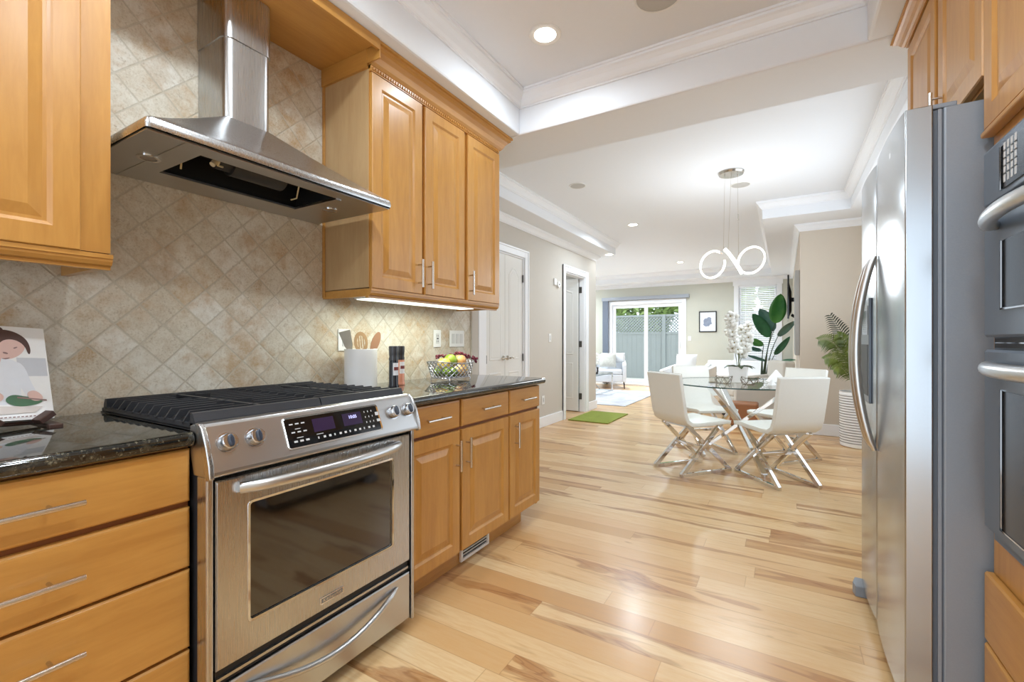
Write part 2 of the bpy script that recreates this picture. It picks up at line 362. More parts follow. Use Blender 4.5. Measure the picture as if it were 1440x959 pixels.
# door casings
def casing(name, a, b):
    m = MB(); x0, x1 = LX, LX+0.02
    m.box(x0, x1, a-(0.14 if a < 5 else 0.09), a, 0, DT+0.09); m.box(x0, x1, b, b+0.09, 0, DT+0.09); m.box(x0, x1, a, b, DT, DT+0.09)
    (m.box(x0, x1+0.01, a-0.09, a-0.07, 0, DT+0.09) if a > 5 else None); m.box(x0, x1+0.01, b+0.07, b+0.09, 0, DT+0.09); m.box(x0, x1+0.01, a-(0.14 if a < 5 else 0.07), b+0.07, DT+0.07, DT+0.09)
    m.box(LX-0.12, x0, a, a+0.018, 0, DT); m.box(LX-0.12, x0, b-0.018, b, 0, DT); m.box(LX-0.12, x0, a+0.018, b-0.018, DT-0.018, DT)
    return struct(name, m, WHITE, bevel=0.003)
casing('door_frame_closet', D1a, D1b); casing('door_frame_hall', D2a, D2b)
def leaf_panels(m, w, h, t, M):
    """door leaf in local (a 0..w, b 0..h) with raised panels, arched top one"""
    m.rings((0, w, 0, h), [(0, -t), (0, -0.004), (0.002, 0), (0.004, 0)], M)
    s = 0.085
    for (b0, b1, arch) in ((0.20, 0.78, 0), (0.92, h-0.13, 1)):
        for sg, dd in ((0, 0.0),):
            def ring(ins, d):
                p = [(s+ins, b0+ins), (w-s-ins, b0+ins)]
                top = b1-ins
                if arch:
                    n = 12
                    for k in range(n+1):
                        u = k/n; a = (w-s-ins) + (2*s+2*ins-w)*u
                        p.append((a, top-0.085+0.085*math.sin(PI*u)**1.3))
                else: p += [(w-s-ins, top), (s+ins, top)]
                return [M(a, b, d) for a, b in p]
            m.loops([ring(0, 0.0005), ring(0.003, 0.0035), ring(0.012, 0.0045), ring(0.024, 0.001), ring(0.034, 0.0025), ring(0.036, 0.003)])
def lever(m, x, y, z, sx, d):
    m.cyl((x, y, z), (x+0.012*sx, y, z), 0.027, 18); m.cyl((x, y, z), (x+0.05*sx, y, z), 0.011)
    m.tube([(x+0.05*sx, y, z), (x+0.052*sx, y+0.03*d, z+0.006), (x+0.05*sx, y+0.07*d, z-0.004), (x+0.05*sx, y+0.105*d, z+0.006)], [0.011, 0.009, 0.008, 0.006])
mid = (D1a+D1b)/2
for i, (a, b) in enumerate(((D1a+0.02, mid-0.002), (mid+0.002, D1b-0.02))):
    m = MB(); leaf_panels(m, b-a, DT-0.03, 0.035, lambda p, q, d, a=a: (LX-0.012+d, a+p, 0.012+q))
    dr = struct('door_%d' % (i+1), m, DOORW, bevel=0)
    h = MB(); lever(h, LX-0.012, mid+(-0.045 if i == 0 else 0.045), 0.955, 1, -1 if i == 0 else 1); h.build('door_handle', NICKEL, dr, smooth=True)
    for z in (0.3, 0.95, 1.92):
        k = MB(); yy = a+0.004 if i == 0 else b-0.004
        k.cyl((LX+0.0, yy, z-0.045), (LX+0.0, yy, z+0.045), 0.008, 10); k.build('door_hinge', HINGE, dr)
# open hall door: leaf swung into the room behind, hinged on the far jamb
m = MB(); leaf_panels(m, 0.74, DT-0.03, 0.036, lambda p, q, d: (LX-0.10-p, D2b-0.03-d-0.035, 0.012+q)); dr = struct('door_3', m, DOORW)
for z in (0.25, 1.1, 1.98):
    k = MB(); k.cyl((LX-0.086, D2b-0.03, z-0.05), (LX-0.086, D2b-0.03, z+0.05), 0.010, 10); k.box(LX-0.088, LX-0.05, D2b-0.022, D2b-0.018, z-0.05, z+0.05); k.build('door_hinge', HINGE, dr)
k = MB(); k.box(LX-0.115, LX-0.095, D2b-0.035, D2b-0.019, 0.01, DT-0.03); k.build('door_gap', HINGE, dr)  # dark strip put in as the shade of the hinge-side gap
# sliding glass door
def frame_rect(m, a0, a1, z0, z1, w, y0, y1):
    m.box(a0, a0+w, y0, y1, z0, z1); m.box(a1-w, a1, y0, y1, z0, z1); m.box(a0+w, a1-w, y0, y1, z0, z0+w); m.box(a0+w, a1-w, y0, y1, z1-w, z1)
m = MB(); frame_rect(m, SX0, SX1, 0.0, SZ1, 0.05, FY-0.02, FY+0.12); sl = struct('door_4', m, WHITE, bevel=0.004)
xm = (SX0+SX1)/2
for a0, a1, y in ((SX0+0.05, xm+0.04, FY+0.07), (xm-0.04, SX1-0.05, FY+0.03)):
    m = MB(); frame_rect(m, a0, a1, 0.05, SZ1-0.05, 0.085, y, y+0.035); fr = m.build('door_panel', WHITE, sl, bevel=0.004)
    m = MB(); m.box(a0+0.08, a1-0.08, y+0.014, y+0.02, 0.13, SZ1-0.13); m.build('glass_pane', PANE, fr)
m = MB(); m.box(SX1-0.115, SX1-0.09, FY-0.02, FY+0.03, 0.95, 1.15); m.build('door_handle', WPLAST, sl, bevel=0.005)
m = MB()
for a in (SX0-0.05, SX1): m.box(a, a+0.05, FY-0.018, FY, 0, SZ1+0.05)
m.box(SX0, SX1, FY-0.018, FY, SZ1, SZ1+0.05); struct('trim_sliding_door', m, WHITE)
# window with wooden blind
m = MB(); frame_rect(m, WX0, WX1, WZ0, WZ1, 0.045, FY+0.02, FY+0.10); m.box(WX0, WX1, FY+0.04, FY+0.08, (WZ0+WZ1)/2-0.02, (WZ0+WZ1)/2+0.02); wn = struct('window_1', m, WHITE)
m = MB(); m.box(WX0+0.04, WX1-0.04, FY+0.055, FY+0.062, WZ0+0.04, WZ1-0.04); m.build('glass_pane', PANE, wn)
m = MB()
for a in (WX0-0.10, WX1): m.box(a, a+0.10, FY-0.022, FY, WZ0-0.02, WZ1+0.10)
m.box(WX0-0.12, WX1+0.12, FY-0.03, FY, WZ1, WZ1+0.12); m.box(WX0-0.12, WX1+0.12, FY-0.05, FY, WZ0-0.05, WZ0-0.01); m.box(WX0-0.10, WX1+0.10, FY-0.02, FY, WZ0-0.13, WZ0-0.05)
struct('trim_window', m, WHITE, bevel=0.003)
m = MB(); frame_rect(m, 3.4, 5.9, 0.7, 2.4, 0.06, 3.2, 3.26)
for v in m.bm.verts: v.co.x, v.co.y = v.co.y, v.co.x
struct('added_daylight_window_right', m, WHITE)  # unseen window added so daylight brightens the dining area
m = MB(); frame_rect(m, 8.2, 10.6, 0.7, 2.35, 0.06, -5.56, -5.5)
for v in m.bm.verts: v.co.x, v.co.y = v.co.y, v.co.x
struct('added_daylight_window_left', m, WHITE)  # unseen window added to bring daylight into the living room
# patio ground outside
S('patio', (-9, 6, FY+0.14, 19, -0.14, -0.05), mat=plain('pale_concrete', srgb(226, 222, 214), 0.9, 0, 0.05, 8))
S('lawn', (-30, 30, 19, 50, -0.2, -0.06), mat=plain('grass_green', srgb(90, 120, 60), 0.9, 0, 0.2, 8))

# ------------------------------------------------------------------ ceiling lights and speakers
def downlight(x, y, z, label, on=True, power=10, size=0.065):
    t = thing('recessed_light', (x, y, z), label, 'ceiling light', 'recessed ceiling lights')
    m = MB(); m.lathe([(0.058, 0), (0.086, 0), (0.086, -0.004), (0.080, -0.007), (0.058, -0.003)], (0, 0, 0), 28, caps=False)
    m.build('trim_ring', WPLAST, t, smooth=True, local=True)
    m = MB(); m.lathe([(0.0001, -0.0015), (0.058, -0.0015), (0.058, -0.004), (0.0001, -0.005)], (0, 0, 0), 24); m.build('lens', LAMP, t, local=True)
    l = bpy.data.lights.new('downlight', 'AREA'); l.shape = 'DISK'; l.size = 0.14; l.energy = power; l.color = (0.80, 0.91, 1.0); l.spread = math.radians(165)
    o = bpy.data.objects.new('lamp_light', l); COL.objects.link(o); o.parent = t; o.location = (0, 0, -0.02)
    return t
downlight(0.89, 2.19, CZ, 'glowing recessed light in the kitchen tray ceiling nearest the wall cabinet crown', power=6)
for x, y in ((0.89, 0.7), (0.89, -0.9), (1.9, 0.7), (1.9, -0.9)):  # out-of-view lamps added to fill the kitchen with light
    downlight(x, y, CZ, 'unseen recessed light added to brighten the kitchen above the cooking aisle', power=12)
downlight(0.155, 6.42, CZ, 'lit recessed light in the high ceiling between the two ceiling speakers and the far room', power=24)
downlight(0.13, 10.0, CZ, 'most distant lit recessed light in front of the sliding door', power=45)
downlight(-0.52, 7.38, DS, 'small lit recessed light at the end of the hall soffit', power=1.5)
downlight(-1.9, 6.3, CZ, 'unseen recessed light added behind the open hall door to brighten its leaf', power=12)  # hidden lamp added to light the open door leaf
for x, y in ((-2.6, 8.5), (-2.6, 10.2)):  # lamps added out of view to brighten the living room
    downlight(x, y, CZ, 'unseen recessed light added to brighten the living room', power=60)
def speaker(x, y, label, r=0.10):
    t = thing('ceiling_speaker', (x, y, CZ), label, 'speaker', 'round ceiling speakers')
    m = MB(); m.lathe([(r-0.012, 0), (r, 0), (r, -0.004), (r-0.004, -0.008), (r-0.012, -0.006)], (0, 0, 0), 30, caps=False); m.build('rim', WPLAST, t, local=True, smooth=True)
    m = MB(); m.lathe([(0.0001, -0.001), (r-0.012, -0.001), (r-0.012, -0.005), (0.0001, -0.007)], (0, 0, 0), 30); m.build('grille', GREYP, t, local=True)
speaker(1.480, 2.215, 'round grey ceiling speaker in the kitchen tray at the top edge', 0.115)
speaker(0.115, 4.50, 'small eyeball ceiling fixture above the hall side of the dining area', 0.09)
speaker(1.60, 5.35, 'round flush ceiling speaker just behind the pendant canopy', 0.10)
# ------------------------------------------------------------------ cabinets
PX = lambda xf: (lambda a, b, d: (xf+d, a, b))      # faces +x
NX = lambda xf: (lambda a, b, d: (xf-d, a, b))      # faces -x
RAISED = [(0, -0.02), (0, -0.004), (0.003, 0), (0.056, 0), (0.060, -0.003), (0.066, -0.008), (0.074, -0.008), (0.100, -0.001), (0.102, -0.0005)]
SLAB = [(0, -0.02), (0, -0.006), (0.004, -0.001), (0.008, 0)]
def door(parent, rect, M, name='door', w=1.0):
    m = MB(); s = min(1.0, (rect[1]-rect[0])/0.30)
    m.rings(rect, [(a*(1 if i < 3 else s), d) for i, (a, d) in enumerate(RAISED)], M); return m.build(name, W_V, parent)
def drawer(parent, rect, M):
    m = MB(); m.rings(rect, SLAB, M); return m.build('drawer', W_H, parent)
def handle(parent, p, ax, L, nx, r=0.006, off=0.032):
    """bar pull centred at p on the face, along ax ('y' or 'z'), standing off in nx*x"""
    m = MB(); x, y, z = p; q = x+off*nx
    e = (lambda t: (q, y+t, z)) if ax == 'y' else (lambda t: (q, y, z+t))
    m.cyl(e(-L/2), e(L/2), r, 12)
    for t in (-L/2+0.028*L/0.16, L/2-0.028*L/0.16):
        a = e(t); m.cyl((x, a[1], a[2]), (q, a[1], a[2]), r*0.7, 8)
    return m.build('handle', NICKEL, parent, smooth=True)
def lightrail(name, parent, x1, y0, y1, z1, ends=(1, 1)):
    pr = [(0, 0), (0.0, -0.012), (-0.004, -0.012), (-0.004, -0.02), (-0.01, -0.03), (-0.02, -0.034), (-0.02, -0.042), (-0.04, -0.042), (-0.04, 0)]
    m = MB(); m.loops([[(x1+a, y0, z1+b) for a, b in pr], [(x1+a, y1, z1+b) for a, b in pr]])
    if ends[0]: m.box(0, x1-0.041, y0, y0+0.02, z1-0.036, z1)
    if ends[1]: m.box(0.0, x1-0.041, y1-0.02, y1, z1-0.036, z1)
    m.build(name, W_H, parent)
UX, UZ0, UZ1 = 0.33, 1.405, 2.44
def upper(label, y0, y1, doors, hpos, ends, side=None):
    t = thing('wall_cabinet', (0.002, (y0+y1)/2, UZ0), label, 'cabinet', None)
    m = MB(); m.box(0.002, UX, y0, y1, UZ0, KS-0.002); m.build('body', W_S, t, bevel=0.002)
    m = MB(); m.box(UX, UX+0.0015, y0+0.001, y1-0.001, UZ0, KS-0.08); m.build('face_frame', W_V, t)
    for (a, b), h in zip(doors, hpos):
        d = door(t, (a, b, UZ0-0.004, UZ1-0.035), PX(UX+0.022))
        if h: handle(d, (UX+0.022, h, 1.505), 'z', 0.145, 1)
    lightrail('light_rail', t, UX+0.018, y0, y1, UZ0-0.005, ends)
    m = MB(); m.box(UX, UX+0.016, y0, y1, UZ1-0.028, UZ1)
    k = y0+0.01
    while k < y1-0.01: m.box(UX+0.014, UX+0.022, k, k+0.008, UZ1-0.022, UZ1-0.008); k += 0.016
    m.build('dentil_strip', W_H, t)
    return t
R = upper('maple wall cabinet with three raised-panel doors right of the range hood', 1.478, 2.583, [(1.482, 1.822), (1.846, 2.192), (2.226, 2.580)], [1.790, 1.868, 2.243], (1, 1))
crown((UX, 1.478), (UX, 2.583), KS-0.002, (1, 0), 0.105, 0.085, W_H, 'crown_moulding', R, e1=1); crown((0.002, 1.478), (UX, 1.478), KS-0.002, (0, -1), 0.105, 0.001, W_X, 'crown_return', R); crown((0.002, 2.583), (UX, 2.583), KS-0.002, (0, 1), 0.105, 0.085, W_X, 'crown_return', R, e1=1)
m = MB(); m.box(0.002, UX, 1.466, 1.478, KS-0.105, KS-0.002); m.box(0.002, UX+0.08, 1.470, 1.478, KS-0.085, KS-0.002); m.box(0.002, 0.02, 1.472, 1.478, 1.37, 2.43); m.build('side_moulding', W_X, R, bevel=0.002)
L = upper('maple wall cabinet at the left edge beside the range hood', -0.60, 0.532, [(-0.56, -0.04), (-0.035, 0.462)], [None, None], (1, 1))
crown((UX, -0.60), (UX, 0.532), KS-0.002, (1, 0), 0.105, 0.085, W_H, 'crown_moulding', L)
m = MB(); m.box(0.002, UX+0.082, 0.534, 1.465, KS-0.022, KS-0.003); m.box(UX+0.07, UX+0.084, 0.534, 1.468, KS-0.05, KS-0.003); m.build('soffit_panel', W_H, label='maple panel spanning the ceiling between the two wall cabinets above the hood', cat='panel')
# base cabinets
BX = 0.61
def base(label, y0, y1):
    t = thing('base_cabinet', (0.002, (y0+y1)/2, 0), label, 'cabinet')
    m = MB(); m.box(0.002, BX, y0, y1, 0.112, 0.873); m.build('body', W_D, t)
    m = MB(); m.box(0.002, BX-0.065, y0+0.001, y1-(0.10 if y1 > 2 else 0), 0.0, 0.112); m.build('toe_kick', W_H, t)
    return t
FXB = BX+0.02
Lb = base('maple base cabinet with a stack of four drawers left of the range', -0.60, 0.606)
for z0, z1 in ((0.728, 0.868), (0.553, 0.712), (0.338, 0.546), (0.120, 0.330)):
    d = drawer(Lb, (-0.13, 0.604, z0, z1), PX(FXB)); handle(d, (FXB, 0.232, (z0+z1)/2 + (0.0 if z0 > 0.5 else 0.02)), 'y', 0.30, 1)
    drawer(Lb, (-0.59, -0.135, z0, z1), PX(FXB))
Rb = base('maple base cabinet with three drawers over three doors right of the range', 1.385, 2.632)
for (a, b), hy in zip(((1.405, 1.782), (1.803, 2.243), (2.258, 2.628)), (None, None, None)):
    d = drawer(Rb, (a, b, 0.733, 0.868), PX(FXB)); handle(d, (FXB, (a+b)/2, 0.800), 'y', 0.155, 1)
for (a, b), hy in zip(((1.405, 1.782), (1.803, 2.243), (2.258, 2.628)), (1.752, 1.832, 2.312)):
    d = door(Rb, (a, b, 0.118, 0.718), PX(FXB)); handle(d, (FXB, hy, 0.602), 'z', 0.150, 1)
m = MB(); m.box(0.3, BX, 2.612, 2.632, 0.10, 0.873); m.build('end_panel', W_V, Rb)
# floor register in the toe kick
t = thing('toe_kick_vent', (BX-0.064, 2.0, 0), 'white metal heating vent set in the toe kick under the middle door', 'vent')
m = MB(); x0 = BX-0.064; frame_rect(m, 1.885, 2.145, 0.008, 0.108, 0.016, x0, x0+0.014)
for v in m.bm.verts: v.co.x, v.co.y = v.co.y, v.co.x
m.build('frame', WPLAST, t, bevel=0.002)
m = MB(); m.box(x0+0.001, x0+0.004, 1.90, 2.13, 0.022, 0.094); m.build('duct', DARK, t)
m = MB(); [m.box(x0+0.004, x0+0.010, 1.90, 2.13, z, z+0.004) for z in (0.036, 0.052, 0.068, 0.082)]; m.build('louvre', WPLAST, t)
# granite worktops
def worktop(label, y0, y1, x1=0.655):
    m = MB(); r = 0.017; pr = [(0.002, 0.876), (x1-r, 0.876)] + [(x1-r+r*math.cos(a), 0.895+0.019*math.sin(a)) for a in [math.radians(-90+180*k/8) for k in range(9)]] + [(0.002, 0.914)]
    m.prism(pr, 'y', y0, y1); return m.build('granite_worktop', GRANITE, label=label, cat='worktop', smooth=True, bevel=0.003)
worktop('black speckled granite worktop left of the range under the cookbook', -0.60, 0.604)
worktop('black speckled granite worktop right of the range under the fruit basket', 1.383, 2.668)
# under-cabinet lights
def ucl(y0, y1, lab, e):
    t = thing('under_cabinet_light', (0.2, (y0+y1)/2, UZ0), lab, 'light')
    m = MB(); m.box(0.19, 0.305, y0, y1, UZ0-0.046, UZ0-0.001); m.build('housing', WPLAST, t, bevel=0.003)
    m = MB(); m.box(0.20, 0.302, y0+0.01, y1-0.01, UZ0-0.050, UZ0-0.0462); m.build('diffuser', UCL if e else WPLAST, t)
    if e:
        l = bpy.data.lights.new('under_cabinet', 'AREA'); l.shape = 'RECTANGLE'; l.size = 0.09; l.size_y = y1-y0-0.05; l.energy = e; l.color = (0.94, 1.0, 0.86)
        o = bpy.data.objects.new('lamp_light', l); COL.objects.link(o); o.parent = t; o.location = (0.05, 0, -0.056)
ucl(1.51, 2.36, 'glowing strip light under the wall cabinet right of the hood', 3.2); ucl(-0.3, 0.30, 'white strip light fitting under the left wall cabinet', 0)

# ------------------------------------------------------------------ range hood
HY0, HY1, HX, HZ = 0.55, 1.447, 0.51, 1.735
t = thing('range_hood', (0.002, 1.0, HZ), 'stainless chimney range hood over the gas range', 'range hood')
m = MB()
def hrect(x1, y0, y1, z, r):
    pr = [(0.003, y0), (0.003, y1)]
    for cx, cy, a in ((x1-r, y1-r, 90), (x1-r, y0+r, 0)):
        for k in range(5):
            q = math.radians(a-90*k/4); pr.append((cx+r*math.cos(q), cy+r*math.sin(q)))
    return [(a, b, z) for a, b in pr]
prof = [(0, HZ+0.004, 0.012), (-0.002, HZ+0.014, 0.012), (0, HZ+0.030, 0.014), (0.006, HZ+0.036, 0.014)]
L_ = [hrect(HX-i, HY0+i, HY1-i, z, r) for i, z, r in prof]
for k in range(1, 9):
    u = k/8; w = u**0.97; zz = HZ+0.036+0.225*(u**1.06)
    L_.append(hrect(HX-0.006+(0.205-HX+0.006)*w, HY0+0.006+(0.908-HY0-0.006)*w, HY1-0.006+(1.092-HY1+0.006)*w, zz, 0.014))
m.loops(L_, caps=False); m.build('canopy', STEELZ, t, smooth=True, ang=40)
m = MB(); m.loops([hrect(0.20, 0.91, 1.09, HZ+0.24, 0.03), hrect(0.20, 0.91, 1.09, 2.50, 0.03)]); m.build('chimney', STEELZ, t, smooth=True, ang=50)
m = MB(); m.loops([hrect(0.196, 0.914, 1.086, 2.30, 0.03), hrect(0.204, 0.906, 1.094, 2.30, 0.03), hrect(0.204, 0.906, 1.094, 2.505, 0.03)]); m.build('chimney_sleeve', STEELZ, t, smooth=True, ang=50)
OX0, OX1, OY0, OY1 = 0.15, 0.43, 0.72, 1.225
m = MB(); zb, zt = HZ-0.002, HZ+0.006
m.box(0.004, OX0, HY0+0.004, HY1-0.004, zb, zt); m.box(OX1, HX-0.012, HY0+0.004, HY1-0.004, zb, zt); m.box(OX0, OX1, HY0+0.004, OY0, zb, zt); m.box(OX0, OX1, OY1, HY1-0.004, zb, zt)
m.box(0.004, HX-0.014, HY0+0.100, HY0+0.103, zb-0.002, zb); m.box(OX0, OX1, OY1-0.004, OY1+0.02, zb-0.004, zb)
m.build('underside_panel', STEEL, t)
m = MB(); m.prism([(OX0-0.02, HZ+0.007), (OX1+0.01, HZ+0.007), (OX1+0.01, HZ+0.03), (OX1-0.13, HZ+0.10), (OX0-0.02, HZ+0.10)], 'y', OY0-0.02, OY0-0.015); m.prism([(OX0-0.02, HZ+0.007), (OX1+0.01, HZ+0.007), (OX1+0.01, HZ+0.03), (OX1-0.13, HZ+0.10), (OX0-0.02, HZ+0.10)], 'y', OY1+0.015, OY1+0.02); m.prism([(OX1+0.01, HZ+0.03), (OX1-0.13, HZ+0.10), (OX1-0.13, HZ+0.105), (OX1+0.012, HZ+0.034)], 'y', OY0-0.02, OY1+0.02); m.box(OX1+0.008, OX1+0.012, OY0-0.02, OY1+0.02, HZ+0.007, HZ+0.033)
m.box(OX0-0.02, OX0-0.015, OY0-0.02, OY1+0.02, HZ+0.007, HZ+0.10)
m.box(OX0-0.02, OX1-0.13, OY0-0.02, OY1+0.02, HZ+0.10, HZ+0.105); m.build('filter_opening', DARK, t)
m = MB(); m.cyl((0.25, 0.90, HZ+0.075), (0.25, 1.10, HZ+0.075), 0.05, 24); m.cyl((0.25, 0.85, HZ+0.065), (0.25, 0.90, HZ+0.065), 0.03, 16); m.build('blower_motor', plain('blower_grey', srgb(70, 68, 66), 0.5, 0.5), t, smooth=True)
m = MB(); m.box(0.24, 0.34, 0.705, 0.71, HZ+0.03, HZ+0.085); m.build('rating_label', plain('aged_label', srgb(150, 130, 104), 0.6), t)
CW = plain('cream_wire', srgb(222, 204, 160), 0.5)
for r_, P in ((0.004, [(0.40, 0.80, HZ+0.07), (0.38, 0.81, HZ+0.05), (0.33, 0.82, HZ+0.02), (0.30, 0.85, HZ+0.03)]), (0.003, [(0.30, 1.15, HZ+0.08), (0.27, 1.16, HZ+0.04), (0.23, 1.18, HZ+0.02), (0.22, 1.16, HZ+0.01)]), (0.003, [(0.27, 0.74, HZ+0.09), (0.24, 0.75, HZ+0.04), (0.21, 0.76, HZ+0.012)])):
    m = MB(); m.tube(P, r_); m.build('wire', CW, t, smooth=True)
m = MB(); m.cyl((0.335, 0.80, HZ+0.015), (0.33, 0.815, HZ+0.035), 0.009); m.build('wire_connector', plain('cream_plug', srgb(224, 206, 170), 0.5), t)
for y in (0.645, 1.315):
    m = MB(); c = (0.27, y, HZ-0.002); m.lathe([(0.022, 0), (0.032, 0), (0.032, -0.003), (0.022, -0.004)], c, 24, caps=False); l = m.build('hood_lamp', CHROME, t, smooth=True)
    m = MB(); m.lathe([(0.0001, -0.001), (0.022, -0.001), (0.022, -0.003), (0.0001, -0.003)], c, 20); m.build('lens', plain('frosted_lens', srgb(150, 140, 130), 0.3), l)

# ------------------------------------------------------------------ gas range
RY0, RY1 = 0.610, 1.377
t = thing('gas_range', (0.35, (RY0+RY1)/2, 0), 'stainless slide-in gas range between the two granite worktops', 'range')
m = MB(); m.box(0.02, 0.655, RY0+0.004, RY1-0.004, 0.03, 0.905); m.build('body', plain('dark_range_side', srgb(44, 44, 48), 0.5, 0.3), t)
m = MB(); m.box(0.012, 0.650, RY0-0.004, RY1+0.004, 0.9145, 0.918); m.box(0.012, 0.05, RY0, RY1, 0.918, 0.930); m.build('cooktop', BLACKP, t, bevel=0.004)
def rrect(y0, y1, u0, u1, r, n=4):
    P = []
    for cy, cu, a in ((y1-r, u1-r, 0), (y0+r, u1-r, 90), (y0+r, u0+r, 180), (y1-r, u0+r, 270)):
        for k in range(n+1):
            q = math.radians(a+90*k/n); P.append((cy+r*math.cos(q), cu+r*math.sin(q)))
    return P
# control panel, slanted face
A0 = Vector((0.668, 0.932)); A1 = Vector((0.722, 0.802)); AD = (A1-A0).normalized(); AN = Vector((-AD.y, AD.x)); AL = (A1-A0).length
def cp(y, u, d=0): p = A0 + AD*u + AN*d; return (p.x, y, p.y)
m = MB(); m.prism([(0.62, 0.928), (0.655, 0.938), (0.668, 0.934), (0.674, 0.926), (0.722, 0.812), (0.723, 0.802), (0.716, 0.797), (0.64, 0.797), (0.62, 0.86)], 'y', RY0-0.004, RY1+0.012)
m.build('control_panel', STEEL, t, bevel=0.003)
for y in (RY0-0.006, RY1+0.008):
    m = MB(); m.prism([(0.640, 0.934), (0.668, 0.938), (0.684, 0.926), (0.708, 0.880), (0.724, 0.830), (0.728, 0.797), (0.710, 0.790), (0.700, 0.80), (0.69, 0.85), (0.66, 0.91)], 'y', y, y+0.010 if y > 1 else y+0.013)
    m.build('panel_end_cap', STEELZ, t, bevel=0.003, smooth=True)
dy0, dy1, du0, du1 = 0.832, 1.196, 0.022, 0.112
m = MB(); m.loops([[cp(y, u, 0.000) for y, u in rrect(dy0-0.006, dy1+0.006, du0-0.006, du1+0.006, 0.012)], [cp(y, u, 0.008) for y, u in rrect(dy0-0.005, dy1+0.005, du0-0.005, du1+0.005, 0.011)], [cp(y, u, 0.006) for y, u in rrect(dy0, dy1, du0, du1, 0.008)], [cp(y, u, 0.001) for y, u in rrect(dy0, dy1, du0, du1, 0.008)]], caps=False); m.build('display_frame', CHROME, t, smooth=True)
m = MB(); m.loops([[cp(y, u, 0.001) for y, u in rrect(dy0, dy1, du0, du1, 0.008)], [cp(y, u, 0.0065) for y, u in rrect(dy0, dy1, du0, du1, 0.008)]]); disp = m.build('display_panel', BLACKGL, t)
VFD = plain('violet_screen', srgb(48, 36, 66), 0.1); PRINT = plain('pale_print', srgb(205, 205, 205), 0.5); 
m = MB()
def lbl(m, y0, y1, u0, u1, d=0.0072): m.poly([cp(y0, u0, d), cp(y1, u0, d), cp(y1, u1, d), cp(y0, u1, d)])
for a in (0.925, 1.04): lbl(m, a, a+0.08, du0+0.012, du0+0.055, 0.0069)
m.build('screen', VFD, disp)
m = MB()
for r_, u in enumerate((0.016, 0.042, 0.070)):
    for c_ in range(3): y = dy0+0.014+c_*0.02+r_*0.002; lbl(m, y, y+0.012, du0+u, du0+u+(0.004 if r_ < 2 else 0.006))
lbl(m, dy0+0.03, dy0+0.048, du0+0.033, du0+0.035); lbl(m, dy0+0.03, dy0+0.052, du0+0.061, du0+0.063); lbl(m, 0.93, 0.955, du0+0.062, du0+0.064)
for c_ in range(12): y = 0.932+c_*0.0205; lbl(m, y, y+(0.009 if c_ % 3 else 0.005), du0+0.071, du0+0.078)
for c_ in range(3):
    for r_ in range(3): lbl(m, 1.135+c_*0.016, 1.138+c_*0.016, du0+0.014+r_*0.019, du0+0.020+r_*0.019)
lbl(m, 1.183, 1.199, du0+0.024, du0+0.037); lbl(m, 1.184, 1.199, du0+0.050, du0+0.060)
m.build('printed_key', PRINT, disp)
def text_mesh(name, s, size, mat, parent, M, extrude=0.0004, align='CENTER', **k):
    c = bpy.data.curves.new('t', 'FONT'); c.body = s; c.size = size; c.extrude = extrude; c.align_x = align; c.align_y = 'CENTER'
    o = bpy.data.objects.new('t', c); COL.objects.link(o); dg = bpy.context.evaluated_depsgraph_get(); me = bpy.data.meshes.new_from_object(o.evaluated_get(dg))
    bpy.data.objects.remove(o, do_unlink=True); me.transform(M); me.transform(Matrix.Translation(-wloc(parent)) if parent else Matrix())
    me.materials.clear(); me.materials.append(mat); q = bpy.data.objects.new(name, me); COL.objects.link(q); q.parent = parent; tag(q, **k); return q
def face_matrix(origin, ux, uy):
    ux, uy = Vector(ux).normalized(), Vector(uy).normalized(); uz = ux.cross(uy)
    return Matrix(((ux.x, uy.x, uz.x, origin[0]), (ux.y, uy.y, uz.y, origin[1]), (ux.z, uy.z, uz.z, origin[2]), (0, 0, 0, 1)))
upv = (-AD.x, 0, -AD.y)
text_mesh('clock_digits', '10:05', 0.016, emis('violet_digits', (0.55, 0.55, 1.0, 1), 0.8), disp, face_matrix(cp(1.082, du0+0.027, 0.0075), (0, 1, 0), upv))
KNOB = plain('knob_steel', srgb(196, 198, 202), 0.22, 1.0)
kc = lambda y, d: Vector(cp(y, 0.058, d))
for y in (0.664, 0.740, 1.274, 1.350):
    m = MB(); p = kc(y, 0); 
    m.tube([kc(y, 0.0), kc(y, 0.004), kc(y, 0.0041), kc(y, 0.022), kc(y, 0.026)], [0.029, 0.028, 0.0235, 0.022, 0.019], 28); kn = m.build('knob', KNOB, t, smooth=True, ang=35)
    m = MB(); up3 = Vector(upv); m.loops([[kc(y, d) + Vector((0, 1, 0))*math.cos(q)*0.0075*s + up3*math.sin(q)*0.0175*s for q in [2*PI*k/20 for k in range(20)]] for d, s in ((0.024, 1.0), (0.031, 0.95), (0.033, 0.7))]); m.build('grip', plain('blue_black_grip', srgb(52, 60, 74), 0.3), kn, smooth=True)
    m = MB(); m.poly([cp(y-0.002, 0.018, 0.0006), cp(y+0.002, 0.018, 0.0006), cp(y+0.002, 0.023, 0.0006), cp(y-0.002, 0.023, 0.0006)]); m.poly([cp(y-0.006, 0.012, 0.0006), cp(y-0.003, 0.012, 0.0006), cp(y-0.003, 0.015, 0.0006), cp(y-0.006, 0.015, 0.0006)]); m.build('burner_mark', BLACKP, kn)
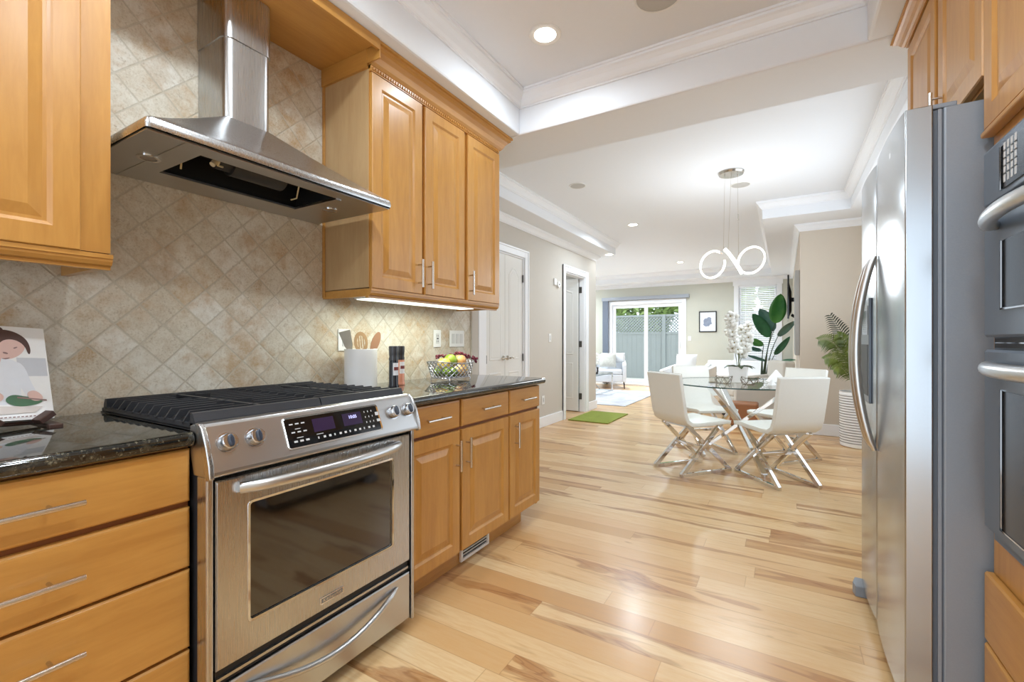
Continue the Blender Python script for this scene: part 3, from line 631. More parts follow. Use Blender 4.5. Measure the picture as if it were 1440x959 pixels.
# grates
def grate(y0, y1):
    m = MB(); zt = 0.962; x0, x1 = 0.045, 0.632
    m.prism([(x1+0.012, 0.926), (x1+0.010, 0.940), (x1, zt-0.001), (x1-0.014, zt), (x1-0.016, 0.926)], 'y', y0, y1)
    m.prism([(x0-0.012, 0.926), (x0-0.010, 0.945), (x0, zt), (x0+0.014, zt), (x0+0.014, 0.926)], 'y', y0, y1)
    m.box(x0, x1, y0, y0+0.007, 0.922, 0.934); m.box(x0, x1, y1-0.007, y1, 0.922, 0.934)
    yc = (y0+y1)/2; bu = [(0.19, yc), (0.49, yc)]
    m.box(x0, x1, yc-0.006, yc+0.006, 0.936, zt-0.001)
    for by in (yc-0.105, yc+0.105): m.box(x0, x1, by-0.005, by+0.005, 0.934, zt-0.003) if False else None
    N = 11
    for i in range(1, N):
        x = x0+(x1-x0)*i/N
        segs = [(y0, y1)]
        if min(abs(x-0.19), abs(x-0.49)) < 0.03: segs = [(y0, yc-0.055), (yc+0.055, y1)]
        elif min(abs(x-0.19), abs(x-0.49)) < 0.07: segs = [(y0, yc-0.03), (yc+0.03, y1)]
        for a, b in segs:
            pr = [(a, 0.928), (a, 0.936), (a+0.006, 0.946), (a+0.016, zt), (b-0.016, zt), (b-0.006, 0.946), (b, 0.936), (b, 0.928), (b-0.014, 0.936), (b-0.026, 0.942), (a+0.026, 0.942), (a+0.014, 0.936)]
            if a > y0+0.01: pr = [(a, zt-0.010), (a, zt), (b-0.016, zt), (b-0.006, 0.946), (b, 0.936), (b, 0.928), (b-0.026, 0.942)]
            elif b < y1-0.01: pr = [(a, 0.928), (a, 0.936), (a+0.006, 0.946), (a+0.016, zt), (b, zt), (b, zt-0.010), (a+0.026, 0.942)]
            m.prism(pr, 'x', x-0.0038, x+0.0038)
    m.build('grate', IRON, t)
    for bx, by in bu:
        k = MB(); k.lathe([(0.055, 0), (0.055, 0.006), (0.04, 0.009), (0.04, 0.012)], (bx, by, 0.9185), 24); b = k.build('burner', plain('burner_alloy', srgb(120, 118, 115), 0.4, 0.6), t, smooth=True)
        k = MB(); k.lathe([(0.038, 0), (0.038, 0.005), (0.03, 0.007)], (bx, by, 0.931), 24); k.build('burner_cap', IRON, b, smooth=True)
grate(RY0-0.002, 0.994); grate(0.998, RY1+0.004)
# oven door
OFX = 0.702
m = MB(); wy0, wy1, wz0, wz1 = 0.722, 1.262, 0.372, 0.700; oy0, oy1, oz0, oz1 = 0.632, 1.358, 0.276, 0.782
def oring(y0, y1, z0, z1, r, x): return [(x, y, z) for y, z in rrect(y0, y1, z0, z1, r)]
m.loops([oring(oy0, oy1, oz0, oz1, 0.003, 0.656), oring(oy0, oy1, oz0, oz1, 0.003, OFX-0.005), oring(oy0+0.004, oy1-0.004, oz0+0.004, oz1-0.004, 0.004, OFX), oring(wy0-0.006, wy1+0.006, wz0-0.006, wz1+0.006, 0.012, OFX), oring(wy0, wy1, wz0, wz1, 0.008, OFX-0.004), oring(wy0, wy1, wz0, wz1, 0.008, OFX-0.012)], caps=False)
od = m.build('oven_door', STEELZ, t)
m = MB(); m.loops([oring(wy0-0.008, wy1+0.008, wz0-0.008, wz1+0.008, 0.014, OFX-0.001), oring(wy0-0.007, wy1+0.007, wz0-0.007, wz1+0.007, 0.013, OFX+0.002), oring(wy0, wy1, wz0, wz1, 0.008, OFX+0.001), oring(wy0, wy1, wz0, wz1, 0.008, OFX-0.004)], caps=False); m.build('window_trim', CHROME, od, smooth=True)
m = MB(); m.box(OFX-0.012, OFX-0.006, wy0, wy1, wz0, wz1); m.build('oven_window', plain('smoked_oven_glass', srgb(26, 22, 20), 0.07, 0, 0.02, Coat_Weight=1.0, Coat_Roughness=0.04, Specular_IOR_Level=0.9), od)
m = MB(); pts = []
for k in range(17):
    u = k/16; b = math.sin(PI*u)**0.55; pts.append((OFX+0.006+0.050*b, 0.690+(1.290-0.690)*u, 0.752))
m.tube(pts, [0.015]+[0.0175]*15+[0.015], 16, flat=1.0); m.build('handle', SATIN, od, smooth=True)
m = MB(); m.box(OFX, OFX+0.003, 0.945, 1.035, 0.300, 0.322); bd = m.build('badge', CHROME, od, bevel=0.001)
m = MB(); m.box(OFX+0.003, OFX+0.0034, 0.949, 1.031, 0.304, 0.318); m.build('badge_inlay', plain('badge_grey', srgb(120, 118, 114), 0.5), bd)
text_mesh('badge_lettering', 'KitchenAid', 0.0155, CHROME, bd, face_matrix((OFX+0.0036, 0.990, 0.311), (0, 1, 0), (0, 0, 1)))
m = MB(); m.box(0.62, 0.690, 0.634, 1.356, 0.232, 0.274); m.build('gap_recess', BLACKP, t)
m = MB(); m.box(0.686, 0.698, 0.634, 1.352, 0.246, 0.254); m.build('gap_strip', STEEL, t)
dz0, dz1 = 0.045, 0.230
m = MB(); m.loops([oring(oy0, oy1, dz0, dz1, 0.003, 0.64), oring(oy0, oy1, dz0, dz1, 0.003, OFX-0.004), oring(oy0+0.004, oy1-0.004, dz0+0.004, dz1-0.004, 0.003, OFX)]); wd = m.build('warming_drawer', STEEL, t)
m = MB(); pts = [(OFX+0.004+0.030*math.sin(PI*k/16)**0.7, 0.700+(1.285-0.700)*k/16, 0.200-0.062*math.sin(PI*k/16)) for k in range(17)]
m.tube(pts, [0.004]+[0.010]*15+[0.004], 12); m.build('handle', SATIN, wd, smooth=True)
for y0, y1 in ((RY0-0.003, RY0+0.014), (RY1-0.012, RY1+0.002)):
    m = MB(); m.box(0.655, 0.706, y0, y1, 0.035, 0.797); m.build('side_trim', STEELZ, t, bevel=0.004)
for y in (RY0+0.05, RY1-0.06):
    m = MB(); m.cyl((0.61, y, 0), (0.61, y, 0.032), 0.022, 16); m.cyl((0.08, y, 0), (0.08, y, 0.032), 0.022, 16); m.build('levelling_foot', BLACKP, t)
# ------------------------------------------------------------------ right side: fridge, cabinets, ovens
CX = 2.465
F0, F1, FS = 1.768, 2.650, 2.252
t = thing('refrigerator', (2.72, 2.21, 0), 'stainless side-by-side refrigerator with grey painted sides', 'refrigerator')
m = MB(); m.box(2.388, 3.06, F0+0.006, F1-0.006, 0.03, 1.835); m.build('cabinet_body', GREYAPP, t, bevel=0.006)
m = MB(); m.box(2.366, 2.390, F0+0.012, F1-0.012, 0.06, 1.83); m.build('door_gasket', plain('gasket_grey', srgb(92, 98, 106), 0.6), t)
m = MB(); m.box(2.376, 2.384, F0+0.006, F0+0.014, 0.06, 1.83); m.build('hinge_side_strip', GREYAPP, t)
def fdoor(y0, y1):
    m = MB(); pr = [(2.364, y0), (2.364, y1)]
    for k in range(13):
        u = k/12; y = y1-0.004-(y1-y0-0.008)*u; pr.append((2.302-0.010*math.sin(PI*u)**0.6, y))
    m.prism(pr, 'z', 0.065, 1.845); d = m.build('door', STEELD, t, smooth=True, bevel=0.003, ang=25); return d
d1 = fdoor(F0, FS-0.003); d2 = fdoor(FS+0.003, F1)
def fhandle(d, y):
    m = MB(); n = 20; pts = []
    for k in range(n+1):
        u = k/n; pts.append((2.290-0.058*math.sin(PI*u)**0.75, y, 0.735+(1.480-0.735)*u))
    m.tube(pts, [0.008]+[0.0125+0.003*math.sin(PI*k/n) for k in range(1, n)]+[0.008], 14); m.build('handle', SATIN, d, smooth=True)
fhandle(d1, FS-0.042); fhandle(d2, FS+0.045)
m = MB(); m.box(2.286, 2.296, 2.325, 2.535, 0.90, 1.33); ds = m.build('dispenser', GREYOVEN, d2, bevel=0.004)
m = MB(); m.box(2.2845, 2.2865, 2.345, 2.515, 0.93, 1.14); m.build('dispenser_recess', BLACKP, ds); m = MB(); m.box(2.2845, 2.2865, 2.345, 2.515, 1.18, 1.30); m.build('dispenser_keypad', BLACKGL, ds)
m = MB(); m.box(2.2925, 2.2965, 1.93, 2.04, 1.76, 1.778); m.build('badge', CHROME, d1, bevel=0.001)
for y in (F0+0.015, F1-0.065): m = MB(); m.box(2.345, 2.42, y, y+0.05, 1.836, 1.850); m.build('hinge_cover', GREYAPP, t, bevel=0.003)
m = MB(); m.box(2.33, 2.40, F0+0.02, F1-0.02, 0.02, 0.06); m.build('base_grille', BLACKP, t)
m = MB(); m.prism([(2.268, 2.560), (2.262, 2.600), (2.275, 2.655), (2.40, 2.655), (2.40, 2.56)], 'z', 0.0, 0.05); m.build('hinge_foot', GREYAPP, t, bevel=0.004)
m = MB(); m.cyl((2.45, F0+0.06, 0), (2.45, F0+0.06, 0.03), 0.02); m.cyl((3.0, F0+0.06, 0), (3.0, F0+0.06, 0.03), 0.02); m.cyl((3.0, F1-0.06, 0), (3.0, F1-0.06, 0.03), 0.02); m.build('foot', BLACKP, t)
# cabinet above the fridge
t = thing('wall_cabinet', (2.78, 2.21, 1.88), 'maple cabinet with two doors above the refrigerator', 'cabinet')
m = MB(); m.box(CX+0.022, 3.085, F0-0.012, F1+0.004, 1.885, KS-0.002); m.build('body', W_V, t)
for a, b, hy in ((F0-0.005, 2.185, 2.13), (2.225, F1, 2.28)):
    d = door(t, (a, b, 1.895, 2.455), NX(CX)); handle(d, (CX, hy, 1.962), 'z', 0.13, -1)
crown((CX+0.004, F0-0.012), (CX+0.004, F1+0.004), KS-0.002, (-1, 0), 0.060, 0.060, W_H, 'crown_moulding', t, e1=1); crown((CX+0.004, F1+0.004), (3.085, F1+0.004), KS-0.002, (0, 1), 0.060, 0.060, W_X, 'crown_return', t, e0=1)
# tall oven cabinet
O0, O1 = 0.95, F0-0.014
t = thing('oven_cabinet', (2.78, 1.35, 0), 'tall maple oven cabinet at the right edge beside the refrigerator', 'cabinet')
m = MB(); m.box(CX+0.022, 3.085, O0, O1, 0.0, KS-0.002); m.build('body', W_V, t)
dm = (O0+O1)/2
door(t, (dm+0.003, O1-0.004, 1.735, 2.455), NX(CX)); door(t, (O0+0.004, dm-0.003, 1.735, 2.455), NX(CX))
m = MB(); m.box(CX-0.006, CX+0.022, O0, O1, 1.715, 1.730); m.build('rail_moulding', W_H, t, bevel=0.004)
drawer(t, (O0+0.004, O1-0.004, 0.335, 0.520), NX(CX)); drawer(t, (O0+0.004, O1-0.004, 0.12, 0.325), NX(CX))
crown((CX+0.004, O0), (CX+0.004, O1), KS-0.002, (-1, 0), 0.060, 0.060, W_H, 'crown_moulding', t)
# double wall oven
t = thing('double_wall_oven', (CX, dm, 0.62), 'grey steel double wall oven built into the tall cabinet at the right edge', 'oven')
W0, W1 = O0+0.08, 1.660
m = MB(); m.box(CX-0.004, CX+0.20, W0, W1, 0.64, 1.655); m.build('chassis', GREYOVEN, t)
m = MB(); m.prism([(CX-0.004, 1.652), (CX-0.020, 1.648), (CX-0.024, 1.640), (CX-0.024, 1.505), (CX-0.004, 1.500)], 'y', W0, W1); cpn = m.build('control_panel', GREYOVEN, t, bevel=0.002)
m = MB(); m.box(CX-0.028, CX-0.0235, W0+0.10, W1-0.119, 1.518, 1.620); m.build('touch_panel', BLACKGL, cpn)
m = MB(); m.box(CX-0.029, CX-0.0235, W1-0.119, W1-0.115, 1.516, 1.622); m.build('bright_edge', CHROME, cpn)
m = MB()
for r_ in range(5):
    for c_ in range(4): m.box(CX-0.0288, CX-0.028, W1-0.15-c_*0.020, W1-0.140-c_*0.020, 1.530+r_*0.018, 1.551+r_*0.018)
m.build('printed_keys', PRINT, cpn)
def wdoor(z0, z1, hz, wz):
    m = MB(); m.rings((W0, W1, z0, z1), [(0, -0.03), (0, -0.006), (0.006, 0), (0.02, 0)], NX(CX-0.024)); d = m.build('oven_door', GREYOVEN, t)
    m = MB(); m.box(CX-0.0275, CX-0.0235, W0+0.11, W1-0.122, wz[0], wz[1]); w = m.build('oven_window', BLACKGL, d)
    m = MB(); m.box(CX-0.029, CX-0.0235, W1-0.122, W1-0.118, wz[0]-0.002, wz[1]+0.002); m.box(CX-0.029, CX-0.0235, W0+0.11, W1-0.118, wz[0]-0.005, wz[0]-0.001); m.build('window_edge', CHROME, w)
    m = MB(); n = 18; pts = [(CX-0.028-0.050*math.sin(PI*k/n)**0.6, W0+0.085+(W1-W0-0.17)*k/n, hz) for k in range(n+1)]
    m.tube(pts, [0.012]+[0.017]*(n-1)+[0.012], 14); m.build('handle', SATIN, d, smooth=True)
wdoor(1.165, 1.497, 1.440, (1.235, 1.395)); wdoor(0.670, 1.133, 1.090, (0.705, 1.036))
m = MB(); m.box(CX-0.012, CX-0.004, W0+0.02, W1-0.03, 1.138, 1.162); m.build('vent_slot', BLACKP, t)
m = MB(); m.box(CX-0.014, CX-0.012, W0+0.02, W1-0.04, 1.149, 1.152); m.build('vent_louvre', CHROME, t)

# ------------------------------------------------------------------ things on the worktops
ZT = 0.914
# cookbook leaning on a dark wooden easel
t = thing('cookbook', (0.19, 0.25, ZT), 'open cookbook with a woman chopping greens on its cover, propped left of the range', 'book')
bw, bh = 0.165, 0.275; bo = Vector((0.205, 0.368, ZT+0.026)); lean = Vector((-0.36, 0.0, 0.93)).normalized(); bdx = Vector((-0.2, 1.0, 0.0)); bdx = (bdx - lean*bdx.dot(lean)).normalized(); bn = bdx.cross(lean).normalized()
if bn.x < 0: bn = -bn
def bk(a, b, d=0): return bo + bdx*a + lean*b + bn*d
m = MB(); m.loops([[bk(-bw/2, 0, d), bk(bw/2, 0, d), bk(bw/2, bh, d), bk(-bw/2, bh, d)] for d in (-0.016, 0.0)]); m.build('pages', plain('paper', srgb(238, 238, 236), 0.35), t)
cols = {'c': srgb(244, 243, 242), 'bg': srgb(206, 208, 214), 'hair': srgb(88, 66, 62), 'skin': srgb(226, 190, 180), 'blouse': srgb(232, 234, 240), 'green': srgb(86, 122, 96), 'board': srgb(214, 204, 198), 'dk': srgb(150, 122, 118)}
pm = [plain('print_'+k, v, 0.22, 0, 0.03, 60) for k, v in cols.items()]; ki = {k: i for i, k in enumerate(cols)}
m = MB(); m.poly([bk(-bw/2, 0, 0.0006), bk(bw/2, 0, 0.0006), bk(bw/2, bh, 0.0006), bk(-bw/2, bh, 0.0006)])
lay = [0.0006]
def shp(k, pts, smooth=3):
    lay[0] += 0.00015; m.mi = ki[k]
    P = [Vector((a, b, 0)) for a, b in pts]
    for _ in range(smooth):
        Q = []
        for i in range(len(P)): A, B = P[i], P[(i+1) % len(P)]; Q += [A*0.75+B*0.25, A*0.25+B*0.75]
        P = Q
    m.poly([bk((p.x-0.5)*bw, p.y*bh, lay[0]) for p in P])
# coordinates 0..1 across the cover
shp('bg', [(0.60, 0.46), (0.98, 0.46), (0.98, 0.66), (0.60, 0.66)], 0)
shp('blouse', [(0.0, 0.16), (0.0, 0.62), (0.12, 0.68), (0.40, 0.66), (0.62, 0.62), (0.74, 0.44), (0.60, 0.36), (0.62, 0.16)])
shp('blouse', [(0.52, 0.62), (0.68, 0.60), (0.76, 0.36), (0.84, 0.24), (0.72, 0.20), (0.60, 0.34)])
shp('skin', [(0.14, 0.80), (0.20, 0.60), (0.16, 0.50), (0.28, 0.44), (0.40, 0.60), (0.44, 0.72), (0.30, 0.82)])
shp('skin', [(0.34, 0.84), (0.32, 0.72), (0.42, 0.64), (0.56, 0.645), (0.70, 0.72), (0.74, 0.82), (0.54, 0.90)])
shp('hair', [(0.30, 0.80), (0.30, 0.92), (0.42, 0.965), (0.60, 0.95), (0.76, 0.87), (0.80, 0.74), (0.76, 0.68), (0.72, 0.80), (0.60, 0.86), (0.46, 0.85), (0.38, 0.78)]); shp('hair', [(0.26, 0.90), (0.30, 0.99), (0.46, 0.99), (0.48, 0.93), (0.36, 0.89)])
shp('dk', [(0.44, 0.70), (0.50, 0.69), (0.50, 0.71), (0.44, 0.72)], 1); shp('dk', [(0.58, 0.75), (0.63, 0.77), (0.62, 0.78), (0.57, 0.765)], 1); shp('dk', [(0.40, 0.645), (0.48, 0.635), (0.53, 0.66), (0.46, 0.65)], 1)
shp('board', [(0.0, 0.06), (0.76, 0.07), (0.86, 0.13), (0.0, 0.16)], 0)
shp('green', [(0.38, 0.20), (0.54, 0.13), (0.80, 0.15), (0.90, 0.20), (0.66, 0.24), (0.48, 0.27)]); shp('green', [(0.08, 0.18), (0.2, 0.14), (0.3, 0.19), (0.18, 0.22)])
shp('skin', [(0.10, 0.26), (0.22, 0.18), (0.38, 0.20), (0.40, 0.27), (0.24, 0.32)]); shp('skin', [(0.66, 0.28), (0.72, 0.19), (0.86, 0.19), (0.88, 0.24), (0.78, 0.31)])
shp('dk', [(0.55, 0.225), (0.92, 0.185), (0.92, 0.20), (0.55, 0.24)], 0)
for i in range(16): a = 0.12+i*0.050; shp('dk', [(a, 0.024), (a+0.032, 0.025), (a+0.032, 0.036), (a, 0.035)], 0)
m.build('cover_picture', pm, t, solid=0)
t2 = thing('cookbook_stand', (0.22, 0.22, ZT), 'dark wooden easel stand holding the cookbook', 'book stand')
WAL = plain('dark_walnut', srgb(70, 48, 42), 0.4, 0, 0.1, 50)
m = MB(); q0 = bo + bn*0.002; 
for a in (-0.075, 0.075):
    p = bk(a, -0.004, -0.017); m.bar(p+Vector((-0.13, 0, -0.010)), p+Vector((0.07, 0, -0.010)), 0.03, 0.016)
m.build('base_arm', WAL, t2, bevel=0.002)
for sg in (1, -1): m = MB(); m.bar(bk(sg*0.035, -0.014, 0.020), bk(sg*0.066, 0.010, 0.024), 0.03, 0.016); m.build('ledge', WAL, t2, bevel=0.002)
m = MB(); m.loops([[bk(a, b, d) for a, b in ((-0.06, -0.008), (0.06, -0.008), (0.05, 0.2), (-0.05, 0.2))] for d in (-0.028, -0.017)]); m.build('back_board', WAL, t2)
# utensil crock
cx, cy = 0.116, 1.618
t = thing('utensil_crock', (cx, cy, ZT), 'white ribbed ceramic crock holding wooden utensils', 'crock')
m = MB(); pr = [(0.0001, 0.002), (0.076, 0.002), (0.080, 0.006)]; z = 0.012
while z < 0.188: pr += [(0.082, z), (0.0802, z+0.0035)]; z += 0.007
pr += [(0.0825, 0.196), (0.081, 0.201), (0.076, 0.201), (0.073, 0.19), (0.073, 0.012), (0.0001, 0.010)]
m.lathe(pr, (cx, cy, ZT-0.0015), 40); m.build('jar', CERAM, t, smooth=True, ang=60)
WU = plain('beech_utensil', srgb(176, 142, 104), 0.6, 0, 0.1, 30); WG = plain('weathered_grey_wood', srgb(150, 144, 134), 0.6, 0, 0.08, 30)
def utensil(name, label, base, tip, w, mat, kind):
    base, tip = Vector(base), Vector(tip); d = (tip-base).normalized(); sd_ = Vector((0.5, 0.86, 0)); sd_ = (sd_-d*sd_.dot(d)).normalized(); nn = d.cross(sd_)
    L_ = (tip-base).length; m = MB(); m.tube([base, base+d*L_*0.66], 0.006, 10)
    def P(a, b, k): return base + d*b*L_ + sd_*a + nn*k
    if kind == 'flat': out = [(-0.006, 0.60), (-w*0.7, 0.74), (-w, 1.0), (w, 1.0), (w*0.7, 0.74), (0.006, 0.60)]
    else: out = [(w*math.sin(2*PI*k/18), 0.80+0.20*-math.cos(2*PI*k/18)) for k in range(18)]
    if kind == 'slot':
        ho = [(w*0.62*math.sin(2*PI*k/18), 0.80-0.125*math.cos(2*PI*k/18)) for k in range(18)]
        for k1, k2 in ((-0.003, 0.003),):
            m.loops([[P(a, b, k1) for a, b in out], [P(a, b, k2) for a, b in out], [P(a, b, k2) for a, b in ho], [P(a, b, k1) for a, b in ho], [P(a, b, k1) for a, b in out]], caps=False)
        for s_ in (-0.30, 0.05, 0.38): m.loops([[P(w*s_+e, b, k) for e, b in ((-0.0026, 0.69), (0.0026, 0.69), (0.0026, 0.915), (-0.0026, 0.915))] for k in (-0.003, 0.003)])
    else: m.loops([[P(a, b, -0.003) for a, b in out], [P(a, b, 0.003) for a, b in out]])
    m.build(name, mat, None, label=label, cat='utensil', smooth=True, ang=40)
utensil('spatula', 'grey flat wooden spatula leaning left in the crock', (cx+0.012, cy-0.014, ZT+0.014), (cx-0.010, cy-0.095, ZT+0.290), 0.028, WG, 'flat')
utensil('slotted_spoon', 'round slotted wooden spoon standing in the middle of the crock', (cx+0.03, cy+0.0, ZT+0.014), (cx+0.010, cy-0.015, ZT+0.288), 0.034, WU, 'slot')
utensil('wooden_spoon', 'brown wooden spoon leaning right in the crock', (cx-0.02, cy+0.012, ZT+0.014), (cx+0.02, cy+0.105, ZT+0.288), 0.021, plain('red_brown_utensil', srgb(158, 116, 88), 0.6), 'spoon')
# grinders
def grinder(x, y, label, body, top, h=0.213):
    t = thing('spice_grinder', (x, y, ZT), label, 'grinder', 'spice grinders')
    m = MB(); m.lathe([(0.0001, 0), (0.026, 0), (0.027, 0.004), (0.025, 0.012), (0.0235, 0.02), (0.0235, h*0.62), (0.022, h*0.65), (0.0001, h*0.65)], (x, y, ZT+0.001), 24); b = m.build('jar', body, t, smooth=True)
    m = MB(); m.lathe([(0.0001, h*0.65), (0.024, h*0.65), (0.0245, h*0.70), (0.0215, h*0.74), (0.0235, h*0.80), (0.0250, h*0.97), (0.023, h), (0.0001, h)], (x, y, ZT+0.001), 24); m.build('cap', top, t, smooth=True)
    m = MB(); a0 = -0.9; n = 18
    G = [[(x+0.0239*math.cos(a0+2.6*k/n), y+0.0239*math.sin(a0+2.6*k/n), ZT+z) for k in range(n+1)] for z in (h*0.30, h*0.60)]; m.sheet(G); m.build('paper_label', plain('label_white', srgb(226, 222, 224), 0.4), b)
    m = MB(); G = [[(x+0.0242*math.cos(a0+0.2+2.0*k/n), y+0.0242*math.sin(a0+0.2+2.0*k/n), ZT+z) for k in range(n+1)] for z in (h*0.42, h*0.50)]; m.sheet(G); m.build('label_band', plain('label_maroon', srgb(120, 50, 50), 0.4), b)
grinder(0.259, 1.706, 'black pepper grinder with white label beside the crock', plain('pepper_glass', srgb(40, 40, 46), 0.12), plain('graphite_cap', srgb(70, 70, 74), 0.3, 0.3))
grinder(0.190, 1.822, 'pink salt grinder behind the black pepper grinder', plain('pink_salt_glass', srgb(206, 138, 112), 0.2, 0, 0.2, 300), plain('dark_cap', srgb(52, 50, 52), 0.3, 0.3), 0.212)
# fruit basket
bx, by = 0.250, 2.190; BL, BWd = 0.128, 0.082
t = thing('wire_basket', (bx, by, ZT), 'silver wire lattice basket full of fruit on the right worktop', 'basket')
def bp(a, v):   # a angle, v 0 bottom..1 top ; boat-like oblong
    e = 1+0.22*v; r = 1.0
    ca, sa = math.cos(a), math.sin(a); k = (abs(ca)**3.2+abs(sa)**3.2)**(-1/3.2)
    lift = 0.016*abs(sa)**2*v
    return Vector((bx+BWd*e*k*ca, by+BL*e*k*sa, ZT+0.022+0.085*v+lift))
WIRE = plain('silver_wire', srgb(186, 186, 190), 0.3, 0.8)
m = MB(); N = 24; S_ = 3
for k in range(N):
    for dr_ in (1, -1):
        pts = [bp(2*PI*(k+dr_*j*1.0)/N, j/S_) for j in range(S_+1)]; m.tube(pts, 0.0030, 6)
m.build('lattice', WIRE, t)
m = MB(); m.tube([bp(2*PI*k/48, 1) for k in range(48)], 0.0032, 6, closed=True); m.build('rim', WIRE, t, smooth=True)
m = MB(); m.tube([bp(2*PI*k/48, 0) for k in range(48)], 0.003, 6, closed=True); [m.tube([bp(a, 0), bp(PI-a, 0)], 0.0018, 5) for a in [math.radians(x) for x in range(-70, 71, 14)]]; m.build('base_ring', WIRE, t)
for a in (0.75, PI-0.75, PI+0.75, -0.75):
    m = MB(); p = bp(a, 0); m.tube([p, p+Vector((0.004*math.cos(a), 0.004*math.sin(a), -0.012)), Vector((p.x, p.y, ZT+0.003))], 0.003, 6); m.build('leg', WIRE, t)
def fruit(name, label, x, y, z, r, mat, stem=True, sz=0.95, cat='fruit'):
    t = thing(name, (x, y, z), label, cat, 'fruit in the wire basket')
    m = MB(); prof = []
    for i in range(13):
        a = PI*i/12; rr = r*math.sin(a)*(1+0.06*math.sin(a)); zz = -r*sz*math.cos(a)
        if name == 'apple' and (i < 2 or i > 10): zz *= 0.86
        prof.append((max(rr, 1e-4), zz))
    m.lathe(prof, (x, y, z), 20); m.build('flesh', mat, t, smooth=True, ang=180)
    if stem: m = MB(); m.tube([(x, y, z+r*sz*0.8), (x+0.003, y+0.003, z+r*sz+0.008)], 0.0015, 6); m.build('stem', WAL, t)
def fm(name, c1, c2, sc=12):
    n = NT(name); f = n.noise(n.coords(), sc, 3); return n.base(n.ramp(f, [(0.35, c1), (0.65, c2)]), 0.35)
YEL = fm('yellow_skin', srgb(226, 178, 60), srgb(238, 206, 110)); PEA = fm('peach_skin', srgb(226, 150, 84), srgb(240, 200, 130)); LIM = fm('lime_skin', srgb(92, 122, 32), srgb(132, 160, 52)); LEAFY = fm('leaf_green_skin', srgb(110, 140, 30), srgb(160, 180, 60), 20)
zf = ZT+0.024
fruit('lime', 'dark green lime low at the near end of the basket', bx+0.035, by-0.080, zf+0.032, 0.030, LIM)
fruit('lime', 'green lime low in front of the yellow apple', bx+0.045, by-0.040, zf+0.032, 0.030, LIM)
fruit('lime', 'green lime hidden at the back of the basket near the crock', bx-0.035, by-0.075, zf+0.032, 0.030, LIM)
fruit('apple', 'yellow apple resting on the limes at the near end of the basket', bx+0.005, by-0.072, zf+0.082, 0.038, YEL)
fruit('peach', 'orange peach low in the middle of the basket', bx+0.040, by+0.030, zf+0.038, 0.037, PEA)
fruit('pear', 'pale yellow pear at the far end of the basket', bx+0.020, by+0.085, zf+0.040, 0.036, YEL, sz=1.15)
fruit('apple', 'golden orange apple on top at the far end of the basket', bx+0.015, by+0.070, zf+0.098, 0.036, PEA)
fruit('lime', 'leafy green round fruit on top in the middle of the basket', bx+0.000, by-0.005, zf+0.098, 0.040, LEAFY, stem=False)
fruit('apple', 'yellow apple at the back in the middle of the basket', bx-0.040, by+0.030, zf+0.045, 0.038, YEL)
GRP = fm('burgundy_berry', srgb(84, 22, 40), srgb(128, 44, 60))
def sprig(label, pts, n, r):
    t = thing('berry_sprig', pts[0], label, 'berries', 'berry sprigs on the basket')
    m = MB(); m.tube(pts, 0.002, 5); m.build('twig', WAL, t)
    m = MB(); P = [Vector(p) for p in pts]
    for i in range(n):
        u = i/(n-1)*(len(P)-1); k = min(int(u), len(P)-2); p = P[k].lerp(P[k+1], u-k)
        m.sphere(p+Vector((random.uniform(-1, 1), random.uniform(-1, 1), random.uniform(-0.4, 1)))*0.010, r*random.uniform(0.8, 1.1), 8, 6)
    m.build('berries', GRP, t, smooth=True, ang=180)
sprig('burgundy berry sprig trailing over the far end of the basket', [(bx-0.02, by+0.03, zf+0.130), (bx-0.01, by+0.09, zf+0.140), (bx+0.0, by+0.15, zf+0.120), (bx+0.02, by+0.205, zf+0.105), (bx+0.03, by+0.235, zf+0.085)], 34, 0.0085)
sprig('small burgundy berry sprig behind the yellow apple in the basket', [(bx-0.05, by-0.07, zf+0.115), (bx-0.05, by-0.03, zf+0.125), (bx-0.045, by+0.01, zf+0.115)], 12, 0.008)
# wall plates
ROCK = plain('rocker_plastic', srgb(214, 214, 212), 0.4, 0, 0.01)
def plate(y, z, w, label, kind, x=0.0, nx=1, h=0.115):
    t = thing(kind, (x, y, z), label, 'wall plate')
    m = MB(); m.box(x+0.0015, x+0.007, y-w/2, y+w/2, z-h/2, z+h/2); m.build('plate', WPLAST, t, bevel=0.002)
    gs = int(round(w/0.046-0.4)); 
    for g in range(gs):
        yy = y+(g-(gs-1)/2)*0.046; m = MB(); m.box(x+0.007, x+0.0095, yy-0.016, yy+0.016, z-0.034, z+0.034); r = m.build('rocker' if kind == 'light_switch' else 'socket', ROCK, t, bevel=0.001)
        if kind == 'wall_outlet':
            m = MB()
            for zz in (z-0.018, z+0.018):
                for e in (-0.006, 0.006): m.box(x+0.0095, x+0.0100, yy+e-0.0015, yy+e+0.0015, zz-0.005, zz+0.005)
            m.box(x+0.0095, x+0.0102, yy-0.008, yy+0.008, z-0.004, z+0.004); m.build('slot', BLACKP, r)
plate(1.605, 1.160, 0.078, 'white switch plate on the tiles behind the utensil crock', 'light_switch'); plate(2.352, 1.170, 0.074, 'white outlet on the tiles above the fruit basket', 'wall_outlet'); plate(2.566, 1.170, 0.165, 'white triple switch plate on the tiles nearest the closet', 'light_switch')
plate(5.655, 1.195, 0.075, 'white light switch on the hall wall between the two door frames', 'light_switch', LX); plate(5.45, 0.36, 0.075, 'low white outlet on the hall wall beside the base cabinet', 'wall_outlet', LX)
t = thing('thermostat', (LX, 5.86, 1.56), 'small white thermostat on the hall wall before the open door', 'thermostat')
